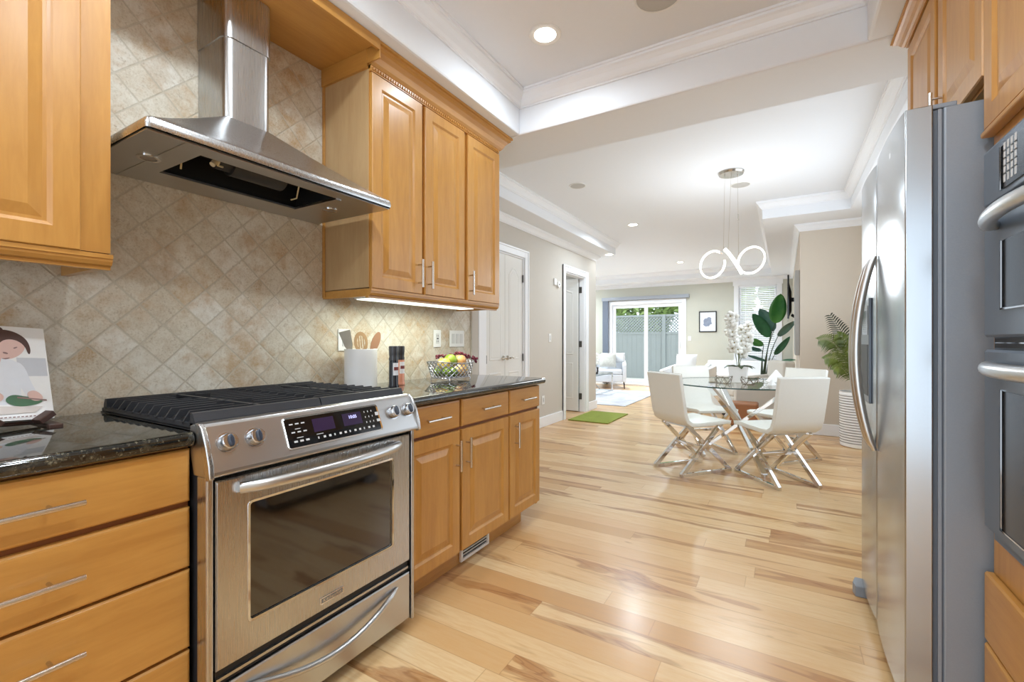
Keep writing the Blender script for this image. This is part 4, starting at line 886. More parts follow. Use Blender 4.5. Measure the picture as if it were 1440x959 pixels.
m = MB(); m.box(LX+0.001, LX+0.02, 5.77, 5.85, 1.94, 2.03); m.build('back_plate', WPLAST, t, bevel=0.004); m = MB(); m.cyl((LX+0.001, 5.91, 1.955), (LX+0.03, 5.91, 1.955), 0.045, 24); d = m.build('dial', WPLAST, t, bevel=0.003); m = MB(); m.cyl((LX+0.03, 5.91, 1.955), (LX+0.032, 5.91, 1.955), 0.012, 14); m.build('dial_mark', BLACKP, d)
# ------------------------------------------------------------------ dining table and chairs
TX, TY = 1.633, 4.79
t = thing('dining_table', (TX, TY, 0), 'round glass dining table on crossed chrome beams', 'table')
m = MB(); m.lathe([(0.0001, 0.752), (0.622, 0.752), (0.625, 0.755), (0.625, 0.761), (0.622, 0.764), (0.0001, 0.764)], (TX, TY, 0), 72); gt = m.build('glass_top', TGLASS, t, smooth=True)
m = MB(); m.lathe([(0.6215, 0.7525), (0.6262, 0.7525), (0.6262, 0.7635), (0.6215, 0.7635), (0.6215, 0.7525)], (TX, TY, 0), 72, caps=False); m.build('polished_edge', TEDGE, gt)
yaw = math.atan(382/640)
for ph in (90, 210, 330):
    a = math.radians(ph)+yaw; c, s_ = math.cos(a), math.sin(a); m = MB()
    m.bar((TX+0.43*c, TY+0.43*s_, 0.742), (TX-0.43*c, TY-0.43*s_, 0.012), 0.055, 0.03)
    m.box(TX+0.43*c-0.02, TX+0.43*c+0.02, TY+0.43*s_-0.02, TY+0.43*s_+0.02, 0.742, 0.7515); m.cyl((TX-0.43*c, TY-0.43*s_, 0), (TX-0.43*c, TY-0.43*s_, 0.02), 0.022, 16)
    m.build('crossed_beam', CHROME, t, bevel=0.002)
def make_chair(x, y, az, label):
    t = thing('dining_chair', (0, 0, 0), label, 'chair', 'white dining chairs around the glass table')
    # local: faces +x ; seat then back as one upholstered shell
    w = 0.215; th = 0.032
    path = [(0.245, 0.452), (0.20, 0.460), (0.05, 0.452), (-0.10, 0.447), (-0.175, 0.452), (-0.215, 0.478), (-0.235, 0.53), (-0.262, 0.68), (-0.295, 0.875)]
    def shell(w0, w1, off0, off1):
        G = []
        n = len(path)
        for i, (px, pz) in enumerate(path):
            a = Vector(path[max(i-1, 0)]); b = Vector(path[min(i+1, n-1)]); d = (b-a).normalized(); nn = Vector((-d.y, d.x)) * -1
            G.append((Vector((px, pz)), nn))
        return G
    G = shell(0, 0, 0, 0); top = [p + nn*0.0 for p, nn in G]; bot = [p - nn*th for p, nn in G]
    prof = [(p.x, p.y) for p in top] + [(p.x, p.y) for p in reversed(bot)]
    m = MB(); m.prism(prof, 'y', -w, w); sh = m.build('seat_shell', LEATHER, t, local=True, bevel=0.008, smooth=True, seg=3, ang=50)
    m = MB()
    for yy in (-w+0.004, w-0.004):
        m.tube([(p.x, yy, p.y) for p in [q+nn*0.001 for q, nn in G]], 0.0025, 6)
    m.tube([(top[-1].x, yy, top[-1].y) for yy in (-w, w)], 0.0025, 6); m.build('seam_piping', LEATHER, t, local=True, smooth=True)
    for sy in (-0.175, 0.175):
        m = MB(); m.bar((-0.262, sy, 0.014), (0.19, sy*0.9, 0.432), 0.026, 0.036); m.bar((0.262, sy, 0.014), (-0.19, sy*0.9, 0.424), 0.026, 0.036); m.bar((-0.275, sy, 0.013), (0.275, sy, 0.013), 0.028, 0.026)
        m.build('crossed_side_frame', CHROME, t, local=True, bevel=0.002)
    m = MB(); m.bar((0, -0.165, 0.215), (0, 0.165, 0.215), 0.024, 0.024); m.build('stretcher', CHROME, t, local=True, bevel=0.002)
    m = MB(); m.bar((0.18, -0.17, 0.424), (0.18, 0.17, 0.424), 0.02, 0.014); m.bar((-0.17, -0.17, 0.414), (-0.17, 0.17, 0.414), 0.02, 0.014); m.build('seat_rail', CHROME, t, local=True)
    t.location = (x, y, 0); t.rotation_euler = (0, 0, math.radians(az)); return t
CH = make_chair(1.277, 4.363, 51, 'white leather dining chair nearest the green mat, back towards the left')
copy_tree(CH, (1.93, 4.38, 0), math.radians(129), label='white leather dining chair nearest the refrigerator, back towards the camera')
copy_tree(CH, (1.99, 5.20, 0), math.radians(231), label='white leather dining chair on the far side of the table beside the palm')
copy_tree(CH, (1.276, 5.20, 0), math.radians(309), label='white leather dining chair on the far side of the table towards the sliding door')
# orchid
GT = 0.7645
ox, oy = 1.625, 4.76
t = thing('potted_orchid', (ox, oy, GT), 'white orchid in a square white pot on the glass table', 'plant')
m = MB(); m.loops([[(ox+a*w, oy+b*w, GT+z) for a, b in ((-1, -1), (1, -1), (1, 1), (-1, 1))] for w, z in ((0.070, 0.001), (0.080, 0.150), (0.073, 0.150), (0.070, 0.125))]); m.build('pot', CERAM, t, bevel=0.004)
MOSS = plain('dark_moss', srgb(52, 58, 36), 0.9, 0, 0.3, 100, 0.6); LGR = fm('orchid_leaf', srgb(34, 52, 30), srgb(62, 84, 40)); PET = plain('white_petal', srgb(246, 246, 240), 0.6, 0, 0.02); STM = plain('green_stem', srgb(92, 104, 58), 0.6)
m = MB(); m.box(ox-0.069, ox+0.069, oy-0.069, oy+0.069, GT+0.125, GT+0.137); m.build('moss', MOSS, t)
def leafblade(base, d, L_, W_, droop, up=0.5, n=8, cup=0.25):
    base, d = Vector(base), Vector(d).normalized(); side = Vector((-d.y, d.x, 0)).normalized() if abs(d.z) < 0.98 else Vector((1, 0, 0)); rows = []
    for i in range(n+1):
        u = i/n; c = base + Vector((d.x, d.y, 0))*L_*u + Vector((0, 0, 1))*(d.z*L_*u - droop*L_*u*u); w = W_*math.sin(PI*min(1, 0.06+0.94*u))**0.7*0.5
        if i == n: w = 0.0008
        rows.append([c - side*w + Vector((0, 0, cup*w)), c, c + side*w + Vector((0, 0, cup*w))])
    return rows
for a in (10, 75, 150, 215, 285, 330):
    a = math.radians(a); m = MB(); m.sheet(leafblade((ox+0.01*math.cos(a), oy+0.01*math.sin(a), GT+0.136), (math.cos(a), math.sin(a), 0.55), 0.15, 0.060, 0.50)); m.build('leaf', LGR, t, solid=0.002, smooth=True)
def flower(m, c, d, r):
    c, d = Vector(c), Vector(d).normalized(); u = d.orthogonal().normalized(); v = d.cross(u)
    for k in range(5):
        a = 2*PI*k/5 + 0.3; e = u*math.cos(a)+v*math.sin(a); f = d.cross(e); w = r*(0.62 if k % 2 else 0.42)
        m.loops([[c, c+d*0.001]] and [[c+e*0.002+f*0.002, c+e*0.002-f*0.002], [c+e*r*0.5+f*w*0.9+d*r*0.15, c+e*r*0.5-f*w*0.9+d*r*0.15], [c+e*r*0.85+f*w*0.6+d*r*0.08, c+e*r*0.85-f*w*0.6+d*r*0.08], [c+e*r+f*0.002, c+e*r-f*0.002]], closed=False)
    
for si, (sx, sy, H_, lx) in enumerate(((-0.010, 0.0, 0.50, -0.075), (0.012, 0.005, 0.40, 0.06))):
    m = MB(); P = []
    for k in range(12):
        u = k/11; P.append(Vector((ox+sx+lx*math.sin(u*2.0)**2*0.9*math.cos(yaw), oy+sy+lx*math.sin(u*2.0)**2*0.9*math.sin(yaw), GT+0.13+H_*u)))
    m.tube(P, 0.003, 6); m.build('stem', STM, t, smooth=True)
    for k in range(15):
        u = 0.34+0.66*k/14; i = min(int(u*11), 10); p = P[i].lerp(P[i+1], u*11-i); q = p + Vector((random.uniform(-0.035, 0.035), random.uniform(-0.05, 0.02), random.uniform(-0.01, 0.01)))
        m = MB(); flower(m, q, (random.uniform(-0.5, 0.5), -1, random.uniform(-0.2, 0.4)), 0.050); b = m.build('blossom', PET, t, solid=0.0012, smooth=True)
        m = MB(); m.sphere(q+Vector((0, -0.006, 0)), 0.006, 8, 6); m.build('blossom_centre', plain('blossom_throat', srgb(150, 130, 60), 0.6) if k == 0 and si == 0 else bpy.data.materials['blossom_throat'], b)
m = MB(); m.cyl((ox+0.004, oy+0.002, GT+0.13), (ox+0.004, oy+0.002, GT+0.32), 0.006, 8); m.build('support_stake', STM, t)
# wire terrarium ornaments
def wireform(x, y, r, h, label):
    t = thing('wire_ornament', (x, y, GT), label, 'ornament', 'wire ornaments on the glass table'); m = MB(); n = 6
    A = [Vector((x+r*0.7*math.cos(2*PI*k/n), y+r*0.7*math.sin(2*PI*k/n), GT+0.002)) for k in range(n)]; B = [Vector((x+r*math.cos(2*PI*(k+0.5)/n), y+r*math.sin(2*PI*(k+0.5)/n), GT+h*(0.55 if k % 2 else 0.9))) for k in range(n)]
    for k in range(n): m.tube([A[k], A[(k+1) % n]], 0.0022, 5); m.tube([A[k], B[k]], 0.0022, 5); m.tube([A[(k+1) % n], B[k]], 0.0022, 5); m.tube([B[k], B[(k+1) % n]], 0.0022, 5)
    m.build('wire_frame', plain('bronze_wire', srgb(110, 100, 84), 0.35, 0.8), t)
wireform(1.52, 4.56, 0.08, 0.075, 'geometric wire ornament left in front of the orchid'); wireform(1.73, 4.56, 0.08, 0.075, 'geometric wire ornament right in front of the orchid')
def napkin(x, y, rz, label, s=0.075):
    t = thing('folded_napkin', (0, 0, 0), label, 'napkin', 'white napkins folded on the glass table'); m = MB()
    m.loops([[(-s, -s*0.8, 0), (s, -s*0.8, 0), (s, s*0.8, 0), (-s, s*0.8, 0)], [(-s*0.5, -s*0.5, s*0.8), (s*0.5, -s*0.45, s*0.8), (s*0.5, s*0.5, s*0.75), (-s*0.5, s*0.4, s*0.8)], [(-0.003, -0.012, s*1.5), (0.003, -0.012, s*1.5), (0.003, 0.012, s*1.48), (-0.003, 0.012, s*1.48)]])
    m.build('cloth', plain('white_cloth', srgb(244, 244, 242), 0.85, 0, 0.02) if rz == 0.3 else bpy.data.materials['white_cloth'], t, local=True); t.location = (x, y, GT+0.0005); t.rotation_euler = (0, 0, rz); return t
napkin(1.93, 5.02, 0.3, 'white napkin folded to a peak right of the orchid'); napkin(1.90, 4.62, 0.9, 'small white napkin near the right-hand chair on the glass table', 0.03)
# pendant
t = thing('pendant_light', (1.55, 4.91, CZ), 'glowing looped LED ribbon pendant hanging over the dining table', 'pendant light')
m = MB(); m.lathe([(0.0001, 0), (0.115, 0), (0.118, -0.008), (0.108, -0.026), (0.0001, -0.030)], (1.55, 4.91, CZ-0.0005), 36); m.build('canopy', NICKEL, t, smooth=True)
rx, ry = math.cos(yaw), math.sin(yaw)
def pl(a, z, d=0): return (1.55+a*rx-d*ry, 4.91+a*ry+d*rx, z)
for a, a2, z in ((-0.062, -0.075, 2.00), (0.062, 0.075, 1.93), (0.0, -0.03, 2.02)):
    m = MB(); m.tube([pl(a, CZ-0.028), pl(a2, z)], 0.0014, 5); m.build('cable', NICKEL, t)
m = MB(); m.cyl(pl(0.062, CZ-0.04), pl(0.062, CZ-0.028), 0.004); m.cyl(pl(-0.062, CZ-0.04), pl(-0.062, CZ-0.028), 0.004); m.cyl(pl(0.07, 2.39), pl(0.07, 2.33), 0.006); m.build('cable_grip', NICKEL, t)
def ring(cx_, cz_, ra, rb, tl, a0, a1, dp):
    P = []
    for k in range(49):
        u = math.radians(a0+(a1-a0)*k/48); e, f = ra*math.cos(u), rb*math.sin(u); c_, s_ = math.cos(tl), math.sin(tl)
        P.append(pl(cx_+e*c_-f*s_, cz_+e*s_+f*c_, dp*math.cos(u)))
    return P
for P in (ring(-0.180, 1.900, 0.158, 0.112, 0.80, 10, 325, 0.05), ring(0.200, 1.943, 0.170, 0.115, 0.62, -165, 185, 0.05)):
    m = MB(); m.tube(P, 0.0065, 8, flat=1.5); m.build('led_ring', LEDM, t, smooth=True)
m = MB(); m.tube([pl(-0.065, 2.050), pl(-0.03, 2.01, -0.01), pl(0.03, 1.92, -0.02), pl(0.085, 1.84, -0.01), pl(0.105, 1.812)], 0.012, 8, flat=1.4); m.build('led_band', LEDM, t, smooth=True)
m = MB(); m.bar(pl(-0.105, 2.030, 0.01), pl(-0.075, 2.015, 0.01), 0.03, 0.02); m.build('driver_joint', NICKEL, t)
l = bpy.data.lights.new('pendant', 'POINT'); l.energy = 24; l.shadow_soft_size = 0.3; l.color = (0.9, 0.96, 1.0); o = bpy.data.objects.new('lamp_light', l); COL.objects.link(o); o.parent = t; o.location = (0, 0, -0.95)
def pxy(u, v, y):
    a = (u-720)/640; cc, ss = math.cos(yaw), math.sin(yaw); dx, dy, dz = a*cc-ss, a*ss+cc, (479-v)/640; k = y/dy
    return Vector((CAMX+dx*k, y, CAMZ+dz*k))
# palm in ribbed planter
px, py = 2.700, 6.21; GROOVE_SHADE = plain('planter_groove_shade', srgb(150, 146, 142), 0.7)
t = thing('planter_palm', (px, py, 0), 'areca palm in a tall white ribbed planter against the beige wall', 'plant')
m = MB(); pr = [(0.0001, 0.003), (0.165, 0.003), (0.172, 0.01)]; z = 0.03
while z < 0.58: pr += [(0.175+0.012*z, z), (0.175+0.012*z, z+0.019), (0.170+0.012*z, z+0.022), (0.170+0.012*z, z+0.025)]; z += 0.028
pr += [(0.182, 0.60), (0.170, 0.60), (0.165, 0.55), (0.0001, 0.55)]; m.lathe(pr, (px, py, 0), 40); m.build('planter', CERAM, t, smooth=True, ang=30)
for z in [0.0505+0.028*k for k in range(19)]:
    m = MB(); r_ = 0.1755+0.012*z; m.lathe([(r_-0.005, z-0.0035), (r_+0.0008, z-0.0035), (r_+0.0008, z+0.0035), (r_-0.005, z+0.0035)], (px, py, 0), 40, caps=False); m.build('groove_shade_band', GROOVE_SHADE, t)  # grey bands paint shade into the planter's grooves
m = MB(); m.lathe([(0.0001, 0.556), (0.164, 0.556), (0.16, 0.565), (0.0001, 0.575)], (px, py, 0), 24); m.build('soil', MOSS, t)
PG = fm('palm_green', srgb(64, 78, 20), srgb(104, 114, 40), 6); PD = fm('palm_dark_green', srgb(30, 38, 20), srgb(54, 62, 32), 6)
def frond(az, el, L_, droop, mat, n=30, ll=0.20):
    """arching frond: rachis plus leaflets on both sides"""
    a = math.radians(az); d = Vector((math.cos(a), math.sin(a), 0)); b = Vector((px, py, 0.57))+d*0.03; P = []
    for k in range(n+1):
        u = k/n; P.append(b + d*(L_*u*math.cos(math.radians(el))+0.10*droop*u*u) + Vector((0, 0, 1))*(L_*u*math.sin(math.radians(el)) - droop*u**2.2))
    m = MB(); m.tube(P, [0.0065*(1-0.75*k/n) for k in range(n+1)], 6); f = m.build('frond', mat, t, smooth=True)
    m = MB(); side = Vector((-d.y, d.x, 0))
    for k in range(int(n*0.30), n+1):
        u = k/n; T = (P[min(k+1, n)]-P[k-1]).normalized(); l = ll*math.sin(PI*min(1, (u-0.22)/0.84))**0.6+0.02
        for s_ in (-1, 1):
            o = P[k]; e = (side*s_*0.75 + T*0.70 + Vector((0, 0, 0.18))).normalized(); w = 0.0085
            wv = T.cross(e).normalized().cross(e).normalized()*w
            p1 = o+e*l*0.35; p2 = o+e*l*0.7+Vector((0, 0, -0.12*l)); p3 = o+e*l+Vector((0, 0, -0.34*l))
            m.sheet([[o-wv*0.4, o+wv*0.4], [p1-wv, p1+wv], [p2-wv*0.8, p2+wv*0.8], [p3-wv*0.05, p3+wv*0.05]])
    m.build('leaflets', mat, f, smooth=False); return f
def frond_px(c0, c1, c2, y1, y2, mat, ll, w=0.0075, n=34, start=0.28):
    b0 = Vector((px+random.uniform(-0.03, 0.03), py+random.uniform(-0.03, 0.03), 0.57)); q1 = pxy(*c1, y1); q2 = pxy(*c2, y2)
    P = [b0*(1-u)**2+q1*2*u*(1-u)+q2*u*u for u in [k/n for k in range(n+1)]]
    m = MB(); m.tube(P, [0.0075*(1-0.8*k/n) for k in range(n+1)], 6); f = m.build('frond', mat, t, smooth=True)
    m = MB()
    for k in range(int(n*start), n+1):
        u = (k/n-start)/(1-start); T = (P[min(k+1, n)]-P[k-1]).normalized(); sd_ = T.cross(Vector((0.15, -1, 0.1))).normalized(); l = ll*(0.45+0.55*math.sin(PI*min(1, u*0.85+0.1)))*(1-0.45*u)
        for s_ in (-1, 1):
            o = P[k]; e = (sd_*s_*0.85 + T*0.62 + Vector((0, random.uniform(-0.25, 0.15), 0.05))).normalized(); wv = T.cross(e).normalized().cross(e).normalized()*w
            p1 = o+e*l*0.33; p2 = o+e*l*0.68+Vector((0, 0, -0.10*l)); p3 = o+e*l+Vector((0, 0, -0.38*l))
            m.sheet([[o-wv*0.4, o+wv*0.4], [p1-wv, p1+wv], [p2-wv*0.85, p2+wv*0.85], [p3-wv*0.05, p3+wv*0.05]])
    m.build('leaflets', mat, f)
frond_px((0, 0), (1206, 492), (1168, 444), 6.25, 6.3, PD, 0.21, start=0.35)
frond_px((0, 0), (1188, 468), (1152, 478), 6.1, 5.9, PG, 0.20); frond_px((0, 0), (1186, 492), (1160, 505), 6.0, 5.8, PG, 0.17); frond_px((0, 0), (1196, 480), (1178, 470), 6.1, 6.0, PG, 0.18)
frond_px((0, 0), (1190, 505), (1172, 520), 6.0, 5.8, PG, 0.15); frond_px((0, 0), (1212, 470), (1222, 452), 6.3, 6.3, PD, 0.2); frond_px((0, 0), (1210, 480), (1236, 480), 6.2, 6.1, PG, 0.2); frond_px((0, 0), (1198, 500), (1200, 478), 6.0, 5.9, PG, 0.17)
for a in (0, 1.3, 2.6, 3.9, 5.2):
    m = MB(); m.tube([(px+0.035*math.cos(a), py+0.035*math.sin(a), 0.56), (px+0.03*math.cos(a), py+0.03*math.sin(a), 0.75), (px+0.045*math.cos(a), py+0.045*math.sin(a), 0.9)], [0.010, 0.008, 0.005], 8); m.build('cane', STM, t, smooth=True)
# green mat
m = MB(); m.box(-0.70, -0.10, 6.09, 7.05, 0.0005, 0.014); 
def mk_shag(name, c1, c2, sc=60):
    n = NT(name); co = n.coords(); f = n.noise(co, sc, 5, 0.7); g = n.noise(co, 9, 3); n.base(n.mix(f, n.mix(g, c1, c2), c2), 0.95); n.bump(f, 1.0, 0.01); return n.m
m.build('floor_mat', mk_shag('green_shag', srgb(104, 116, 34), srgb(146, 156, 64)), label='moss green shag mat on the floor outside the open door', cat='mat', bevel=0.004)
# ------------------------------------------------------------------ living room beyond
def mk_rug():
    n = NT('grey_pattern_rug'); co = n.coords(); f = n.noise(co, 3.5, 4, 0.6, 1.0); g = n.noise(co, 160, 3, 0.6)
    c = n.ramp(f, [(0.4, srgb(196, 198, 204)), (0.6, srgb(168, 170, 178))]); n.base(n.mix(n.math('MULTIPLY', g, 0.4), c, srgb(210, 210, 214)), 0.95); n.bump(g, 0.6, 0.004); return n.m
m = MB(); m.box(-3.6, -0.39, 7.84, 10.35, 0.0005, 0.012); m.build('area_rug', mk_rug(), label='large pale grey area rug in the living room before the sliding door', cat='rug')
VB = plain('slate_blue_grey_blind', srgb(104, 112, 126), 0.6, 0, 0.03); VV = plain('grey_valance', srgb(158, 163, 172), 0.5, 0, 0.02)
t = thing('vertical_blind', (-1.1, FY-0.06, 2.28), 'grey vertical blind with valance, stacked at the left of the sliding door', 'blind')
m = MB(); m.box(-2.16, 0.03, FY-0.11, FY-0.003, 2.20, 2.285); m.build('valance', VV, t, bevel=0.003)
for k in range(9):
    m = MB(); y = FY-0.105+0.002; x = -2.13+k*0.017; m.box(x, x+0.003, FY-0.100, FY-0.020, 0.04, 2.2); m.build('vane', VB, t)
m = MB(); m.box(-2.135, -1.985, FY-0.104, FY-0.101, 0.04, 2.2); m.build('front_vane', VB, t)
# framed picture
t = thing('framed_picture', (0.44, FY, 1.61), 'black framed ink picture on the far wall beside the sliding door', 'picture')
m = MB(); frame_rect(m, 0.245, 0.635, 1.36, 1.855, 0.022, FY-0.025, FY-0.001); m.build('frame', BLACKP, t)
m = MB(); m.box(0.265, 0.615, FY-0.012, FY-0.002, 1.38, 1.835); m.build('mat_board', plain('mat_board_white', srgb(232, 234, 238), 0.5), t)
m = MB(); random.seed(3)
for cx_, cz_, w_, h_ in ((0.44, 1.60, 0.11, 0.13), (0.40, 1.54, 0.07, 0.05), (0.47, 1.67, 0.05, 0.06)):
    m.poly([(cx_+w_*math.cos(a)*random.uniform(0.6, 1), FY-0.0125-0.0003*cz_, cz_+h_*math.sin(a)*random.uniform(0.6, 1)) for a in [2*PI*k/14 for k in range(14)]])
m.build('ink_drawing', plain('ink_grey', srgb(140, 150, 170), 0.6, 0, 0.35, 14), t)
plate_t = thing('light_switch', (0.03, FY, 1.21), 'small white switch on the far wall under the framed picture', 'wall plate')
m = MB(); m.box(-0.005, 0.068, FY-0.008, FY-0.001, 1.15, 1.265); m.build('plate', WPLAST, plate_t, bevel=0.002); m = MB(); m.box(0.016, 0.047, FY-0.011, FY-0.008, 1.175, 1.24); m.build('rocker', WPLAST, plate_t)
# slatted blind in the window
t = thing('window_blind', ((WX0+WX1)/2, FY, WZ1), 'white slatted blind in the far window behind the big-leaved plant', 'blind')
m = MB(); m.box(WX0+0.01, WX1-0.01, FY-0.015, FY+0.03, WZ1-0.05, WZ1-0.002); m.build('head_rail', WHITE, t)
m = MB(); z = WZ0+0.03
while z < WZ1-0.06:
    m.loops([[(x, FY-0.018, z+0.012), (x, FY+0.018, z-0.012), (x, FY+0.018, z-0.009), (x, FY-0.018, z+0.015)] for x in (WX0+0.012, WX1-0.012)]); z += 0.043
m.build('slats', WHITE, t)
m = MB(); [m.box(x, x+0.006, FY-0.021, FY-0.019, WZ0+0.02, WZ1-0.05) for x in (WX0+0.14, (WX0+WX1)/2, WX1-0.14)]; m.box(WX0+0.012, WX1-0.012, FY-0.018, FY+0.018, WZ0+0.003, WZ0+0.02); m.build('ladder_tape', WHITE, t)
# bird-of-paradise plant
qx, qy = 1.70, 8.75
t = thing('bird_of_paradise_plant', (qx, qy, 0), 'tall bird of paradise plant with big green leaves in front of the far window', 'plant')
m = MB(); m.lathe([(0.0001, 0.003), (0.13, 0.003), (0.17, 0.30), (0.175, 0.32), (0.16, 0.32), (0.15, 0.27), (0.0001, 0.27)], (qx, qy, 0), 32); m.build('pot', CERAM, t, smooth=True)
m = MB(); m.lathe([(0.0001, 0.272), (0.148, 0.272), (0.0001, 0.29)], (qx, qy, 0), 24); m.build('soil', MOSS, t)
BG = fm('big_leaf_green', srgb(30, 84, 58), srgb(58, 122, 76), 4); BG2 = fm('big_leaf_bright', srgb(46, 112, 50), srgb(84, 146, 66), 4); BG3 = fm('big_leaf_bluegreen', srgb(52, 92, 84), srgb(84, 124, 112), 4)
BSTEM = plain('dark_green_stem', srgb(58, 74, 50), 0.6)
def bigleaf(b, tip, W_, mat, dy=0.0, fold=0.25, bend=0.0):
    b, tip = Vector(b), Vector(tip); d = tip-b; L_ = d.length; dn = d.normalized(); side = dn.cross(Vector((0.25, -1, 0.15))).normalized(); nn = side.cross(dn)
    rows = []; n = 14
    for i in range(n+1):
        u = i/n; w = W_*0.5*(math.sin(PI*u**0.85))**0.62*(1 if u < 1 else 0); c = b + d*u + nn*(bend*L_*math.sin(PI*u)); w = max(w, 0.001)
        rows.append([c + side*w*q + nn*(abs(q)**1.5)*w*fold for q in (-1, -0.66, -0.33, 0, 0.33, 0.66, 1)])
    m = MB(); m.sheet(rows); lf = m.build('leaf', mat, t, solid=0.003, smooth=True)
    s0 = Vector((qx+random.uniform(-0.05, 0.05), qy+random.uniform(-0.03, 0.03), 0.28)); mid_ = s0.lerp(b, 0.55)+Vector(((b.x-s0.x)*-0.35, 0, 0.10))
    m = MB(); P = [s0*(1-u)**2+mid_*2*u*(1-u)+b*u*u for u in [k/10 for k in range(11)]]; m.tube(P, [0.012-0.007*k/10 for k in range(11)], 8); m.build('leaf_stalk', BSTEM, lf, smooth=True)
    m = MB(); m.tube([b+d*u+nn*(bend*L_*math.sin(PI*u)-0.003) for u in [k/8 for k in range(9)]], [0.005-0.004*k/8 for k in range(9)], 5); m.build('midrib', BG2, lf)
def BL_(b, tip, yb, yt, W_, mat, **k): bigleaf(pxy(*b, yb), pxy(*tip, yt), W_, mat, **k)
BL_((1090, 455), (1098, 413), 8.6, 8.55, 0.25, BG2, fold=0.1); BL_((1083, 474), (1058, 441), 8.65, 8.4, 0.20, BG, fold=0.15); BL_((1088, 466), (1068, 434), 8.9, 8.9, 0.22, BG3, fold=0.2)
BL_((1094, 473), (1118, 451), 8.6, 8.0, 0.11, BG3, fold=0.6, bend=-0.05); BL_((1074, 485), (1043, 477), 8.7, 8.5, 0.12, BG2, fold=0.3, bend=0.06); BL_((1072, 493), (1043, 488), 8.8, 8.7, 0.07, BG3, fold=0.4)
BL_((1089, 499), (1111, 473), 8.7, 8.5, 0.10, BG, fold=0.5); BL_((1078, 508), (1049, 499), 8.7, 8.5, 0.05, BG3, fold=0.5); BL_((1098, 508), (1119, 506), 8.6, 8.1, 0.05, BG, fold=0.5)
# television on its bracket, mirror edge
t = thing('television', (2.10, 8.15, 1.75), 'black flat television tilted on a wall bracket beyond the beige wall', 'television')
m = MB(); m.box(2.036, 2.058, 7.62, 8.75, 1.47, 2.10); m.build('screen', BLACKGL, t, bevel=0.004)
m = MB(); m.loops([[(2.058, a, b) for a, b in ((7.75, 1.52), (8.62, 1.52), (8.62, 2.0), (7.75, 2.0))], [(2.092, a, b) for a, b in ((7.95, 1.60), (8.42, 1.60), (8.42, 1.88), (7.95, 1.88))]]); m.build('rear_housing', BLACKP, t); m = MB(); m.bar((2.09, 8.15, 1.78), (2.163, 8.15, 1.78), 0.05, 0.06); m.build('wall_bracket', BLACKP, t); m = MB(); m.bar((2.09, 8.15, 1.55), (2.163, 8.15, 1.50), 0.03, 0.04); m.build('wall_bracket', BLACKP, t)
m = MB(); m.box(2.115, 2.163, 6.80, 7.55, 0.97, 2.05); m.build('wall_mirror', [plain('mirror_frame_grey', srgb(160, 158, 154), 0.4, 0.2)], label='grey edged mirror panel hung just past the corner of the beige wall', cat='mirror', bevel=0.006)
# armchairs and sofa
FAB = plain('light_grey_upholstery', srgb(206, 208, 212), 0.9, 0, 0.05, 120, 0.2); FABW = plain('white_upholstery', srgb(240, 240, 240), 0.9, 0, 0.02, 80, 0.15); CUS = plain('patterned_cushion', srgb(188, 186, 178), 0.9, 0, 0.22, 26); BEI = plain('beige_upholstery', srgb(208, 202, 192), 0.9, 0, 0.04, 90); DLEG = plain('dark_leg', srgb(52, 48, 50), 0.5)
def cushion(m, c, w, h, th, n=10, rot=None):
    L_ = []
    for s_ in (1, -1):
        G = []
        for i in range(n+1):
            r = []
            for j in range(n+1):
                u, v = i/n*2-1, j/n*2-1; e = (1-abs(u)**3)*(1-abs(v)**3); p = Vector((s_*th*0.5*e**0.6, u*w/2*(1-0.06*(1-abs(v))), v*h/2*(1-0.06*(1-abs(u))))); p = (rot @ p) if rot else p
                r.append(p+Vector(c))
            G.append(r)
        m.sheet(G)
def armchair(x, y, az, w, label, fab, legs=DLEG, low=0.16, name='armchair', h=0.80, cus=None):
    t = thing(name, (0, 0, 0), label, 'armchair' if name == 'armchair' else 'sofa')
    d_ = 0.78; a_ = 0.09
    m = MB(); m.box(-d_/2, d_/2, -w/2+a_, w/2-a_, low, 0.34); m.build('seat_base', fab, t, local=True, bevel=0.02, seg=3)
    m = MB(); m.box(-d_/2+0.12, d_/2, -w/2+a_+0.004, w/2-a_-0.004, 0.34, 0.46); m.build('seat_cushion', fab, t, local=True, bevel=0.035, seg=4)
    for s_ in (-1, 1):
        m = MB(); m.loops([[(xx, yy, zz) for xx, zz in ((-d_/2, low), (d_/2, low), (d_/2, 0.58), (-d_/2, 0.66))] for yy in (s_*(w/2-a_), s_*w/2)]); m.build('armrest', fab, t, local=True, bevel=0.02, seg=3)
    m = MB(); m.loops([[(-d_/2, yy, low), (-d_/2+0.16, yy, low), (-d_/2+0.12, yy, h), (-d_/2-0.04, yy, h)] for yy in (-w/2+0.02, w/2-0.02)]); m.build('backrest', fab, t, local=True, bevel=0.03, seg=3)
    for sx in (-1, 1):
        for sy in (-1, 1): m = MB(); m.tube([(sx*(d_/2-0.05), sy*(w/2-0.06), low), (sx*(d_/2-0.02), sy*(w/2-0.04), 0)], [0.02, 0.010], 10); m.build('leg', legs, t, local=True)
    t.location = (x, y, 0.0135 if cus else 0); t.rotation_euler = (0, 0, math.radians(az)); return t
armchair(-1.74, 10.93, -72, 0.84, 'light grey upholstered armchair on the rug left of the sliding door', FAB, h=0.80)
def thr(x, y, z, az, w, label, mat, tilt=-18):
    t = thing('throw_cushion', (0, 0, 0), label, 'cushion', None); m = MB(); cushion(m, (0, 0, 0), w, w*0.92, 0.13, rot=Matrix.Rotation(math.radians(tilt), 3, 'Y')); m.build('cover', mat, t, local=True, smooth=True); t.location = (x, y, z); t.rotation_euler = (0, 0, math.radians(az))
